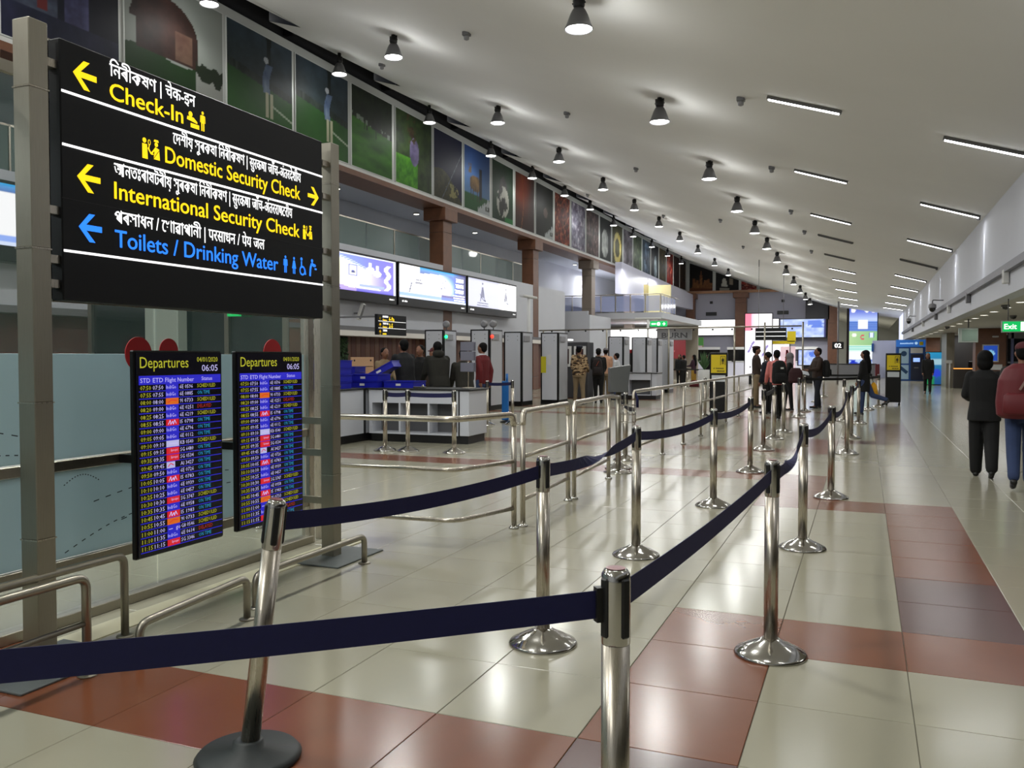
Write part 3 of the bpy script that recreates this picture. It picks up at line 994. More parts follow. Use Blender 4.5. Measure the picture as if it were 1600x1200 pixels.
# ================================================================ TUBULAR QUEUE RAILS
def tube_frame(name, label, path_top, posts, mids, mid_paths=None):
    t = thing(name, label, 'railing', (posts[0][0], posts[0][1], 0), group='tubular steel queue rails')
    ox, oy = posts[0][:2]
    loc = lambda P: [(p[0] - ox, p[1] - oy, p[2]) for p in P]
    MB().tube(rounded(loc(path_top), .10, 8), .026, 14).build('top_rail', STEEL, t)
    for (x, y) in posts:
        MB().cyl((x - ox, y - oy, 0), (x - ox, y - oy, 1.0), .024, 14).build('post', STEEL, t)
        MB().lathe([(.045, 0), (.045, .012), (.026, .03)], 16, x - ox, y - oy).build('foot', CHROME, t)
    for P in mids:
        MB().tube(rounded(loc(P), .12, 8), .019, 12).build('mid_rail', STEEL, t)
    return t
tube_frame('queue_rail', 'bent corner rail of the steel queue barrier, running behind the sign post',
           [(-4.9, 6.12, 1.0), (-3.03, 6.22, 1.0), (-2.83, 6.93, 1.0), (-2.82, 6.95, .9)], [(-2.82, 6.95), (-4.9, 6.12)],
           [[(-4.9, 6.12, z), (-3.03, 6.22, z), (-2.82, 6.95, z)] for z in (.59, .18)])
tube_frame('queue_rail', 'second section of the steel queue barrier, past the corner section',
           [(-2.78, 7.06, .9), (-2.78, 7.07, 1.02), (-2.84, 8.48, 1.02), (-2.84, 8.5, .9)], [(-2.78, 7.06), (-2.84, 8.5)],
           [[(-2.78, 7.06, z), (-2.84, 8.5, z)] for z in (.62, .24)])
tube_frame('queue_rail', 'third section of the steel queue barrier, ending at the grey box post',
           [(-2.82, 8.64, .9), (-2.82, 8.65, 1.02), (-2.90, 10.3, 1.02), (-2.92, 10.75, .99)], [(-2.82, 8.64), (-2.90, 10.25)],
           [[(-2.82, 8.64, z), (-2.90, 10.25, z)] for z in (.62, .24)])
tube_frame('queue_rail', 'fourth and longest section of the steel queue barrier with seven posts',
           [(-2.96, 11.73, .9), (-2.96, 11.74, 1.02), (-2.92, 25.2, 1.02), (-2.92, 25.22, .9)],
           [(-2.96, 11.73), (-2.86, 13.14), (-2.86, 14.8), (-2.86, 16.5), (-2.88, 18.2), (-2.9, 20.0), (-2.92, 22.3), (-2.92, 25.2)],
           [[(-2.96, 11.73, z), (-2.92, 25.2, z)] for z in (.62, .24)])

# ================================================================ BELT STANCHIONS
def make_stanchion(black_base=False, r=.035):
    t = thing('belt_stanchion', '-', 'belt post', group='belt posts of the queue')
    p = MB()
    p.lathe([(r, .05), (r, .80)], 28)
    p.build('pole', STEEL, t)
    if black_base:
        MB().lathe([(.19, 0), (.195, .012), (.18, .03), (.06, .045), (.055, .07), (.04, .075)], 36).build('base', RUBBER, t)
    else:
        MB().lathe([(.178, 0), (.18, .006), (.172, .018), (.11, .05), (.055, .075), (.044, .085)], 40).build('base', CHROME, t)
    h = MB().lathe([(r, .80), (r + .001, .805), (r + .001, .955), (r, .972), (r - .006, .982), (.02, .986)], 28).build('head', CHROME, t)
    MB().lathe([(.024, .9862), (.0001, .9868)], 20, caps=False).build('cap_badge', mat('badge_maroon', (.45, .16, .18), .35), h)
    for k in range(4):
        M = Matrix.Rotation(k * PI / 2 + PI / 4, 4, 'Z')
        MB().box(r - .004, r + .0055, -.012, .012, .82, .965, bev=.004, M=M).build('slot', BLACK, h)
    return t
st0 = make_stanchion(); used = [False]
st_b = make_stanchion(True)
STP = {}
def stanchion(key, x, y, label, rz=0, base=None):
    if base is not None:
        t = base
    elif not used[0]:
        t = st0; used[0] = True
    else:
        t = dup(st0)
    place(t, (x, y, 0), rz, label)
    STP[key] = (t, x, y)
    return t

def belt(a, b, sag=.03, twist=0, h=.068, z=.905, dz=0.0, end=None, m=BELT):
    """belt running from stanchion a (its own part) to b or a point"""
    t, x, y = STP[a]
    if end is None:
        _, x1, y1 = STP[b]
    else:
        x1, y1 = end
    d = Vector((x1 - x, y1 - y, 0)); L = d.length; u = d.normalized()
    nrm = Vector((-u.y, u.x, 0))
    vs, fs = [], []
    n = 24
    for i in range(n + 1):
        s = i / n
        p = Vector((x, y, 0)) + u * (.042 + (L - .084) * s)
        zz = z + dz * s - sag * 4 * s * (1 - s)
        k = min(max((s - .25) / .5, 0), 1); k = k * k * (3 - 2 * k)
        a_ = twist * PI * k
        w = Vector((0, 0, math.cos(a_))) + nrm * math.sin(a_)
        th = nrm * math.cos(a_) * .0012 - Vector((0, 0, math.sin(a_))) * .0012
        c = Vector((p.x, p.y, zz))
        for q in (c + w * h / 2 + th, c - w * h / 2 + th, c - w * h / 2 - th, c + w * h / 2 - th):
            vs.append(tuple(q))
    for i in range(n):
        for k in range(4):
            fs.append((i * 4 + k, i * 4 + (k + 1) % 4, i * 4 + 4 + (k + 1) % 4, i * 4 + 4 + k))
    fs += [(0, 1, 2, 3), (n * 4, n * 4 + 3, n * 4 + 2, n * 4 + 1)]
    mb = MB(); mb.add(vs, fs, 0, False)
    M = t.matrix_basis.inverted()
    mb.v = [tuple(M @ Vector(p)) for p in mb.v]
    o = mb.build('belt', m, t)
    cl = MB(); e0 = Vector((x, y, z)) + u * .042; Mz = Matrix.Rotation(math.atan2(u.y, u.x), 4, 'Z')
    cl.box(-.008, .012, -.012, .012, -.042, .042, M=Matrix.Translation(e0) @ Mz)
    cl.v = [tuple(M @ Vector(p)) for p in cl.v]
    cl.build('belt_clip', BLACK, t)
    return o
stanchion('near', -.555, 2.03, 'nearest belt post, cut by the bottom edge of the picture', .2)
stanchion('r1', -.42, 4.48, 'belt post standing on the terracotta tile corner, second nearest in the right row', .3)
stanchion('r2', -.43, 7.08, 'belt post with a small blue sticker, third nearest in the right row', .1)
stanchion('r3', -.31, 9.76, 'belt post by the brown tile strip, fourth nearest in the right row', .5)
stanchion('r4', -.23, 14.3, 'fifth belt post of the right row', .2)
stanchion('r5', -.2, 17.1, 'sixth belt post of the right row', .4)
stanchion('r6', -.1, 21.0, 'seventh belt post of the right row, near the woman with black hair', .4)
stanchion('r6b', -.42, 21.6, 'belt post standing left beside the seventh post of the right row', .4)
stanchion('r7', .12, 26.6, 'belt post right of the woman with black hair, first of a close pair', .4)
stanchion('r8', .42, 28.2, 'belt post right of the woman with black hair, second of a close pair', .4)
stanchion('m1', -1.54, 4.2, 'belt post in the middle row between leaning post and corner rail', .25)
stanchion('m2', -1.58, 6.35, 'second belt post of the middle row', .2)
stanchion('m3', -1.39, 8.77, 'third belt post of the middle row', .3)
stanchion('m4', -1.36, 11.55, 'fourth belt post of the middle row, where the blue belt ends', .3)
stanchion('m5', -1.49, 14.4, 'fifth belt post of the middle row', .3)
stanchion('m6', -1.51, 16.4, 'sixth belt post of the middle row', .3)
stanchion('m7', -1.47, 17.9, 'seventh belt post of the middle row, in front of the pink shirt man', .3)
stanchion('m8', -1.49, 22.6, 'eighth belt post of the middle row', .3)
stanchion('m9', -1.5, 25.0, 'ninth belt post of the middle row, left of the brown jacket man', .3)
stanchion('m10', -1.46, 30.6, 'belt post behind the brown jacket man', .3)
stanchion('m11', -1.4, 34.6, 'farthest belt post of the middle row', .3)
stanchion('f1', -3.2, 12.2, 'belt post just beside the start of the longest rail', .3)
stanchion('f2', -3.05, 11.25, 'belt post just behind the grey box post', .3)
stanchion('f3', -3.66, 21.7, 'belt post behind the yellow and black sign stand', .3)
stanchion('c1', -7.1, 12.0, 'left belt post of three before the search counter', .3)
stanchion('c2', -6.72, 12.06, 'middle belt post of three before the search counter', .3)
stanchion('c3', -5.92, 12.1, 'right belt post of three before the search counter', .3)
stanchion('c4', -7.7, 17.4, 'belt post right of the man in the red sweater', .3)
stanchion('c5', -7.3, 17.9, 'belt post by the blue post near second search booth', .3)
lean = stanchion('lean', -2.115, 2.57, 'leaning belt post with dark rubber base in front of the right departures screen', .2, st_b)
for ch in lean.children:
    if ch.name.startswith(('pole', 'head')):
        ch.rotation_euler = (math.radians(-1.5), math.radians(7.0), -.2)
belt('near', None, .015, end=(-2.35, .55), z=.90)
belt('near', 'r1', .02, z=.905)
belt('r1', 'r2', .07, twist=1)
belt('r2', 'r3', .07, twist=0)
belt('r3', 'r4', .12)
belt('r4', 'r5', .10)
belt('r5', 'r6', .06)
belt('m1', 'm2', .04, twist=1)
belt('m2', 'm3', .05)
belt('m3', 'm4', .05)
belt('m5', 'm6', .02, m=BLACK)
belt('m8', 'm9', .02, m=BLACK)
belt('m9', None, .02, end=(-.1, 26.2), m=BLACK)
belt('r7', 'r8', .0, m=BLACK)
belt('m10', None, .02, end=(.3, 31), m=BLACK)
belt('c1', 'c2', .01); belt('c2', 'c3', .01)
belt('c4', 'c5', .01)
# belt of the leaning post, from its shifted head
STP['lean'] = (lean, -2.0, 2.56)
belt('lean', 'm1', .035, z=.895, dz=.01)
# stray ribbon tied between box post and rail
sr = thing('loose_ribbon', 'dark blue ribbon tied between the grey box post and the rail', 'ribbon', (-2.93, 10.87, 0))
P = [(0, 0, .93), (.0, .2, .86), (.0, .45, .80), (-.02, .84, .77)]
m = MB()
vs = []
for p in rounded(P, .2, 6):
    vs += [(p[0], p[1], p[2] + .03), (p[0] + .01, p[1], p[2] - .03)]
m.add(vs, [(2 * i, 2 * i + 1, 2 * i + 3, 2 * i + 2) for i in range(len(vs) // 2 - 1)]); m.build('ribbon', mat('belt_navy', (.07, .07, .16), .7), sr)
kn = MB().tube([(-.03, .86, .9), (0, .87, 1.0), (.02, .86, .92), (0.02, .87, .8)], .02, 8).build('knot', BELT, sr)
bs = thing('suggestion_box_post', 'grey metal box on a post with a wire basket, by the rail end', 'box post', (-2.95, 10.88, 0))
MB().cyl((0, 0, 0), (0, 0, 1.06), .035, 16).build('post', STEEL_D, bs)
MB().lathe([(.19, 0), (.19, .012), (.06, .04)], 28).build('base', CHROME, bs)
m = MB(); m.prism([(-.12, 1.05), (.10, 1.05), (.14, 1.40), (-.12, 1.36)], -.13, .13, M=Matrix.Rotation(.4, 4, 'Z')); m.build('box', mat('box_steel', (.45, .46, .46), .4, .7, noise=.1), bs)
bk = MB()
for z in (.66, .76, .88):
    bk.tube([(.13 + .10 * math.cos(a * PI / 8), .10 * math.sin(a * PI / 8), z) for a in range(17)], .005, 6)
for a in range(10):
    bk.cyl((.13 + .10 * math.cos(a * PI / 5), .10 * math.sin(a * PI / 5), .66), (.13 + .10 * math.cos(a * PI / 5), .10 * math.sin(a * PI / 5), .88), .004, 6)
bk.build('wire_basket', CHROME, bs)

# ================================================================ PHOTO PANELS OF THE UPPER BAND
def speck(u, v, s, sx=9, sy=9):
    return fbm(u * sx, v * sy, s)

def pic_temple(u, v):
    c = mixc((.05, .06, .14), (.02, .02, .06), v)
    if u < .45 and v < .92 - .3 * abs(u - .2): c = mixc((.32, .36, .42), (.12, .13, .2), speck(u, v, 1, 8, 12))
    if .5 < u < .72 and v < .75 - abs(u - .61) * 1.6: c = mixc((.34, .34, .50), (.12, .12, .22), speck(u, v, 2, 14, 14))
    if v < .28: c = mixc((.14, .15, .26), (.05, .06, .12), speck(u, v, 3, 12, 5))
    if .28 < u < .36 and .3 < v < .48: c = (.35, .12, .12)
    return c
def pic_dome(u, v):
    c = (.52, .54, .52)
    r = math.hypot((u - .38) / .34, (v - .58) / .30)
    if v < .34 + .03 * math.sin(u * 9): c = (.10, .20, .08)
    if (.1 < u < .72 and .34 < v < .62) or (r < 1 and v > .58): c = mixc((.26, .15, .12), (.12, .08, .07), speck(u, v, 4, 10, 10))
    if .48 < u < .66 and .36 < v < .62: c = mixc((.42, .34, .28), (.25, .15, .12), speck(u, v, 5))
    if .38 < u < .45 and v > .86 and v < .93: c = (.2, .14, .12)
    if u > .7 and v < .38 + .05 * nz2(u * 30, 1, 2): c = mixc((.10, .14, .08), (.55, .56, .54), 1 if v < .22 + .14 * nz2(u * 26, 0, 1) else 0)
    if u > .78 and v < .12: c = (.56, .57, .55)
    return c
def pic_golf(u, v):
    k = .48 - .14 * (u - .5)
    c = mixc((.06, .15, .06), (.16, .34, .12), (1 - v) * 1.0 + .3 * (speck(u, v, 6, 5, 8) - .5)) if v < k else mixc((.09, .13, .13), (.22, .27, .32), (v - k) * 1.4 + .5 * (speck(u, v, 7, 9, 9) - .4))
    if k < v < k + .08: c = mixc((.03, .06, .04), (.18, .22, .2), speck(u, v, 8, 30, 8))
    if abs(u - .62) < .018 + .04 * max(0, v - .5) and v > .5: c = (.08, .11, .10)
    if abs(u - .62 - .05 * math.sin(v * 9)) < .055 and .42 < v < .72: c = mixc((.42, .48, .55), (.16, .22, .34), speck(u, v, 9, 16, 10))
    if (abs(u - .59) < .022 or abs(u - .66) < .022) and .16 < v < .43: c = (.60, .60, .50)
    if math.hypot(u - .58, (v - .76)) < .035: c = (.62, .64, .66)
    if u > .68 and abs(v - (.30 - .3 * (u - .68))) < .012: c = (.55, .6, .52)
    return c
def pic_green(u, v):
    k = .62 - .12 * u
    c = mixc((.07, .20, .05), (.26, .48, .14), .5 + .9 * (speck(u, v, 10, 3, 9) - .5) + .4 * (.5 - abs(v - .35))) if v < k else mixc((.03, .06, .03), (.12, .18, .08), speck(u, v, 11, 12, 8))
    for (a, b_) in ((.3, .55), (.36, .56), (.58, .5)):
        if abs(u - a) < .012 and abs(v - b_) < .05: c = (.05, .07, .05)
    if k < v < k + .06 and speck(u, v, 12, 20, 6) > .55: c = (.45, .5, .45)
    return c
def pic_tea(u, v):
    c = mixc((.06, .12, .05), (.24, .32, .14), speck(u, v, 13, 10, 10))
    if v < .4 and u < .6: c = mixc((.10, .30, .04), (.36, .62, .14), speck(u, v, 14, 16, 16))
    if math.hypot((u - .5) / .13, (v - .5) / .2) < 1: c = mixc((.50, .46, .60), (.22, .2, .3), speck(u, v, 15, 9, 9))
    if math.hypot((u - .43) / .07, (v - .76) / .08) < 1: c = (.2, .14, .10)
    if v > .6 and u < .6 and abs(u - .43) < .1 + .1 * (v - .6) and speck(u, v, 16, 14, 14) > .5: c = (.24, .2, .12)
    return c
def pic_night(u, v):
    c = mixc((.05, .07, .16), (.04, .06, .20), v)
    if v < .42 - .3 * u + .12 * math.sin(u * 4): c = mixc((.10, .12, .06), (.28, .26, .14), speck(u, v, 17, 18, 18))
    if abs((v - .2) - (u - .45) * 1.1) < .012 and v < .8: c = (.32, .34, .38)
    if math.hypot((u - .62) / .25, (v - .17) / .1) < 1 and speck(u, v, 18, 14, 14) > .45: c = (.50, .48, .30)
    return c
def tree_foot(u, v, c):
    if u > .5 and v < .2 * (u - .35) / .65 + .08 * nz2(u * 24, 0, 3): c = (.60, .62, .62)
    if u > .78 and .05 < v < .15 and speck(u, v, 19, 20, 20) > .45: c = (.18, .2, .18)
    return c
def pic_deer(u, v):
    c = mixc((.30, .42, .52), (.12, .24, .46), v)
    if v < .26: c = (.10, .26, .12)
    if .2 < u < .62 and .3 < v < .58 and math.hypot((u - .42) / .24, (v - .44) / .13) < 1: c = mixc((.45, .36, .22), (.2, .15, .12), speck(u, v, 20, 12, 12))
    for a in (.26, .34, .5, .58):
        if abs(u - a) < .014 and .16 < v < .36: c = (.18, .14, .10)
    if abs(u - .62) < .06 and .2 < v < .72: c = (.10, .10, .12)
    if abs(u - .2) < .05 and .58 < v < .74 and speck(u, v, 21, 30, 30) > .45: c = (.3, .25, .18)
    return tree_foot(u, v, c)
def pic_bird(u, v):
    c = mixc((.05, .13, .07), (.10, .22, .12), speck(u, v, 22, 5, 5))
    if math.hypot((u - .52) / .22, (v - .42) / .36) < 1: c = mixc((.10, .10, .10), (.25, .24, .22), speck(u, v, 23, 9, 9))
    if .25 < math.hypot((u - .5) / .30, (v - .34) / .28) < 1 and speck(u, v, 24, 7, 7) > .5: c = (.62, .62, .58)
    if v < .1 and u > .6: c = (.12, .40, .18)
    return c
def pic_sunset(u, v):
    c = mixc((.16, .09, .07), (.50, .20, .10), math.exp(-((u - .45) ** 2 * 6 + (v - .75) ** 2 * 5)) * 1.1)
    if abs(u - .3 - .12 * math.sin(v * 3)) < .012: c = (.52, .30, .12)
    return c
def pic_dark(u, v):
    c = mixc((.07, .08, .07), (.14, .15, .13), speck(u, v, 25, 4, 4))
    if math.hypot((u - .55) / .12, (v - .48) / .1) < 1: c = (.26, .22, .2)
    return tree_foot(u, v, c)
def crowd(a, b_, c_, s, sx=9, sy=9):
    def f(u, v):
        q = speck(u, v, s, sx, sy); w = speck(u, v, s + 7, sx * 1.7, sy * 1.7)
        return mixc(mixc(a, b_, (q - .3) * 2.4), c_, (w - .5) * 3)
    return f
def blob(bg, fg, hi, s, cx=.5, cy=.45, rx=.25, ry=.35, ring=False):
    def f(u, v):
        c = mixc(bg, tuple(x * .6 for x in bg), speck(u, v, s, 6, 6))
        r = math.hypot((u - cx) / rx, (v - cy) / ry)
        if r < 1 and (not ring or r > .62): c = mixc(fg, hi, (speck(u, v, s + 3, 8, 8) - .3) * 2)
        return c
    return f
POST = [
 (8.05, 10.55, crowd((.3, .3, .28), (.5, .5, .48), (.2, .25, .3), 40), 'photo panel at the far left edge, behind the top of the left steel post'),
 (10.75, 13.33, pic_temple, 'photo panel of stone temple towers at night above the direction sign'),
 (13.49, 16.39, pic_dome, 'photo panel of an old domed brick temple under pale sky'),
 (16.55, 19.05, pic_golf, 'photo panel of a standing golfer on grass, the larger nearer one of two alike'),
 (19.22, 21.71, pic_golf, 'photo panel of a standing golfer, second of two alike, right of the sign'),
 (21.92, 24.25, pic_green, 'photo panel of bright green golf fairway with tiny players'),
 (24.5, 26.97, pic_tea, 'photo panel of a tea picker in mauve among green bushes'),
 (27.16, 29.42, pic_night, 'photo panel with dark blue sky above pale wild plants'),
 (29.65, 32.01, pic_deer, 'photo panel of antlered deer against blue sky'),
 (32.28, 34.5, pic_bird, 'photo panel of a black and white bird on dark green'),
 (34.79, 37.08, pic_sunset, 'photo panel with dark orange sunset glow'),
 (37.33, 39.64, pic_dark, 'nearly black photo panel right of the orange one'),
 (39.92, 42.21, crowd((.45, .14, .08), (.20, .07, .05), (.75, .45, .30), 50, 10, 12), 'photo panel packed with red costumed dancers'),
 (42.52, 44.85, crowd((.50, .50, .56), (.30, .27, .34), (.80, .78, .82), 60, 6, 8), 'pale grey and lilac photo panel of drummers'),
 (45.09, 47.42, crowd((.30, .24, .22), (.16, .13, .14), (.52, .42, .42), 61, 10, 9), 'brown photo panel of a crowd of dancers'),
 (47.68, 50.0, blob((.14, .16, .15), (.50, .52, .50), (.75, .76, .74), 62, .45, .4, .3, .35), 'dark photo panel with white figures'),
 (50.3, 52.6, blob((.30, .30, .18), (.66, .60, .30), (.75, .72, .5), 63, .5, .42, .38, .4, True), 'olive photo panel with a yellow oval ring'),
 (52.9, 55.1, crowd((.42, .40, .44), (.22, .20, .22), (.62, .60, .62), 64, 4, 5), 'grey photo panel with swirling shapes'),
 (55.4, 57.6, crowd((.26, .32, .22), (.16, .20, .16), (.46, .50, .40), 65, 5, 5), 'dull green photo panel past the grey swirls'),
 (57.9, 60.2, blob((.28, .36, .42), (.12, .18, .26), (.5, .6, .7), 66, .5, .5, .3, .45), 'slate blue photo panel with a dark figure'),
 (60.5, 62.8, blob((.10, .13, .16), (.55, .60, .62), (.3, .35, .38), 67, .6, .35, .2, .35), 'black photo panel with a pale tall shape'),
 (63.1, 65.4, crowd((.28, .26, .18), (.16, .15, .11), (.4, .34, .22), 68, 5, 5), 'dark olive photo panel near the far corner'),
 (65.7, 68.0, crowd((.52, .14, .12), (.28, .08, .08), (.75, .40, .30), 69, 5, 6), 'bright red photo panel near the far corner'),
 (68.3, 70.5, crowd((.18, .12, .12), (.10, .07, .07), (.4, .25, .22), 70, 7, 7), 'dark maroon photo panel near the far corner'),
 (70.8, 73.2, crowd((.14, .12, .10), (.25, .18, .14), (.4, .3, .2), 71, 6, 6), 'last photo panel before the far corner'),
]
PMAT = print_mat('photo_print', 0, .62)
PMAT.node_tree.nodes['Principled BSDF'].inputs['Specular IOR Level'].default_value = .25
def panel_thing(name, label, cat, group, loc, rz, w, h, fn, nx, ny, m, frame=None, fr=.04, depth=.04, top=None):
    t = thing(name, label, cat, loc, rz, group)
    p = print_panel('print', w, h, nx, ny, fn, m, t)
    p.location = (0, -depth - .002, 0)
    if top:
        for v in p.data.vertices:
            v.co.z *= top(v.co.x / w + .5) / h
    if frame:
        if top:
            a, b_ = top(0), top(1)
            MB().prism([(-w / 2 - fr, -fr), (w / 2 + fr, -fr), (w / 2 + fr, b_), (-w / 2 - fr, a)], -depth, 0).build('frame', frame, t)
        else:
            MB().box(-w / 2 - fr, w / 2 + fr, -depth, 0, -fr, h + fr, bev=.006).build('frame', frame, t)
    return t
for k, (y0, y1, fn, lab) in enumerate(POST):
    n_ = 84 if 10 < y1 < 22 else 60 if y1 < 30 else (36 if y1 < 45 else 20)
    panel_thing('photo_panel', lab, 'photo panel', 'photo panels along the upper band', (-14.08, (y0 + y1) / 2, 7.17), PI / 2,
                y1 - y0, 2.38, fn, n_, n_ + 4, PMAT, mat('frame_white', (.74, .75, .74), .4), .03, .03)
def pic_gold(u, v):
    c = (.05, .03, .03)
    for (cx, hh) in ((.5, .85), (.2, .5), (.35, .45), (.68, .5), (.82, .55), (.92, .4)):
        if abs(u - cx) < .09 * (1.1 - v) and v < hh: c = mixc((.62, .42, .22), (.25, .12, .06), speck(u, v, 80, 24, 20))
    if v < .12: c = (.35, .18, .08)
    return c
def pic_bell(u, v):
    c = (.06, .06, .06)
    if abs(u - .38) < .14 * (1.1 - v) + .02 and .25 < v < .8: c = (.72, .72, .68)
    if abs(u - .66) < .08 and .45 < v < .95: c = (.5, .46, .4)
    if abs(u - .38) < .2 and v < .14: c = (.55, .55, .5)
    return c
for (x0, x1, fn, lab) in [(-13.85, -11.9, pic_gold, 'photo panel of golden figures on black, far wall corner'),
                          (-11.65, -9.75, pic_bell, 'photo panel of a white bell on black, far wall'),
                          (-9.55, -8.3, crowd((.6, .15, .12), (.25, .10, .1), (.8, .6, .5), 82, 5, 5), 'red and white photo panel, far wall'),
                          (-8.2, -7.45, crowd((.75, .76, .72), (.65, .68, .62), (.3, .45, .3), 83, 3, 3), 'small white photo panel, far wall'),
                          (-7.3, -5.6, crowd((.08, .13, .08), (.12, .2, .1), (.3, .4, .2), 84, 5, 5), 'sliver of dark green photo panel under the ceiling, far wall')]:
    w = x1 - x0
    tf = lambda q, x0=x0, w=w: max(min(2.35, cz(x0 + q * w, 74) - 7.13 - .06), .05)
    panel_thing('photo_panel', lab, 'photo panel', 'photo panels of the far wall', ((x0 + x1) / 2, 73.98, 7.1), 0, w, 2.3, fn, 26, 22, PMAT,
                mat('frame_white'), .03, .05, top=tf)

# ================================================================ ADVERT SCREENS
EMI = print_mat('screen_print', 1.25)
EM2 = print_mat('screen_print_soft', .95)
def ad_bank(u, v):
    c = (1, 1, 1)
    if u < .55: c = mixc((1, 1, 1), (.98, .98, .72), .9 * math.exp(-((u - .22) ** 2 * 7 + (v - .6) ** 2 * 8)))
    arc = v - (1.02 - .55 * max(u - .1, 0) ** 1.3 * 1.6)
    if arc > 0: c = mixc((.45, .55, .95), (.20, .24, .80), (u - .3) * 1.4)
    if -.02 < arc < .03: c = (.8, .85, 1)
    if .05 < arc < .075: c = (.75, .8, 1)
    if u > .6: c = mixc(c, (.34, .26, .80), (u - .6) * 3 if arc > -.35 else .0)
    for (a, b_, r) in ((.70, .62, .05), (.78, .56, .045)):
        if math.hypot((u - a) / r, (v - b_) / (r * 2)) < 1 or (abs(u - a) < .015 and b_ < v < b_ + .22): c = (1, 1, 1)
    if abs(u - .90 + .02 * math.sin(v * 20)) < .026 and .1 < v < .85: c = (.95, .95, 1)
    if .46 < u < .56 and .42 < v < .72 and (u < .475 or u > .545 or v > .69 or v < .45): c = (.2, .25, .7)
    if .49 < u < .53 and .48 < v < .56: c = (.25, .3, .7)
    r = math.hypot((u - .31) / .04, (v - .42) / .09)
    if .7 < r < 1.1 and u < .325: c = (.85, .3, .38)
    if .58 < u < .86 and .13 < v < .22: c = (.55, .62, .95)
    if v < .12 + .03 * math.sin(u * 22) and u < .55: c = (.62, .52, .9)
    if u > .55 and v < .1: c = (.3, .25, .75)
    if u > .975 or v > .965 and u > .2: c = (.9, .92, 1)
    return c
def ad_loan(u, v):
    c = (1, 1, 1)
    k = math.hypot((u - .42) / .42, (v - .42) / .62)
    if u > .55: c = mixc((1, 1, 1), (.05, .35, .85), (k - .72) * 3)
    if v > .78 + .1 * math.sin((u - .2) * 3.5) and u > .28: c = mixc((.10, .10, .45), (.1, .65, .9), (v - .75) * 4)
    if u > .8: c = mixc(c, (.07, .08, .42), (u - .76) * 5)
    if .60 < u and v < .25: c = (.22, .14, .50)
    if v < .16: c = mixc(c, (.3, .5, .95), .7)
    if v < .06: c = (.85, .9, 1)
    if abs((u - .13) - (v - .2) * .12) < .008 and .18 < v < .5: c = (.1, .12, .3)
    for (a, b_) in ((.62, .62), (.66, .7), (.65, .48), (.60, .44), (.7, .55)):
        if math.hypot((u - a) / .008, (v - b_) / .025) < 1: c = (.1, .15, .4)
    return c
def ad_aai(u, v):
    c = (.70, .70, .78)
    return mixc(c, (1, 1, 1), (u - .6) * 14)
def tri_bar(mb, x0, x1):
    pass
AD = [(8.0, 13.1, ad_loan, 'lit advert screen at the far left, seen past the left steel post'),
      (13.3, 18.4, ad_bank, 'lit advert screen hidden behind the direction sign'),
      (18.75, 23.85, ad_bank, 'lit white, yellow and violet advert screen right of the sign, with a red phone mark'),
      (24.0, 29.0, ad_loan, 'lit white and blue advert screen in the middle, with three lines of white text'),
      (29.15, 34.0, ad_aai, 'lit grey and white advert screen with black emblem, last of the row')]
for k, (y0, y1, fn, lab) in enumerate(AD):
    w = y1 - y0 - .1
    t = panel_thing('advert_screen', lab, 'advert screen', 'advert screens on the left wall', (-13.72, (y0 + y1) / 2, 3.42), PI / 2,
                    w, 1.06, fn, 96, 40, EMI)
    MB().box(-w / 2 - .06, w / 2 + .06, -.041, .30, -.27, 1.12, bev=.01).build('casing', BLACKM, t)
    L = MB()
    if k == 3:
        for q in range(3):
            scrawl(L, w * (.33 - .01 * q), .78 - q * .2, w * (.13 + .01 * q), .12, -.05, 0, q, True)
            scrawl(L, w * (.28 + .01 * q), .27 - q * .085, w * (.20 - .01 * q), .05, -.05, 0, q + 5)
        scrawl(L, -w * .28, .60, w * .07, .07, -.05, 1, 9); scrawl(L, -w * .29, .50, w * .10, .08, -.05, 1, 11)
    if k == 4:
        emblem(L, -w * .23, .34, .62, -.05, 1)
        scrawl(L, -w * .34, .14, w * .22, .05, -.05, 1, 3); scrawl(L, -w * .34, .055, w * .22, .05, -.05, 1, 4)
        emblem(L, w * .26, .34, .55, -.05, 1)
    if k == 2:
        scrawl(L, -w * .015, .52, w * .05, .07, -.05, 1, 2)
    scrawl(L, w * .42, -.15, .3, .06, -.05, 0, 6); scrawl(L, -w * .47, -.15, .35, .07, -.05, 0, 7)
    L.build('lettering', [WHT, mat('print_ink', (.10, .10, .22), .5)], t)['kind'] = 'stuff'
    area_l = bpy.data.lights.new('screen_light', 'AREA'); area_l.shape = 'RECTANGLE'; area_l.size = w; area_l.size_y = 1.0; area_l.energy = 45 * K_LAMP; area_l.color = (.85, .88, 1)
    ao = bpy.data.objects.new('screen_light', area_l); COL.objects.link(ao); ao.parent = t; ao.location = (0, -.09, .53); ao.rotation_euler = (PI / 2, 0, 0)

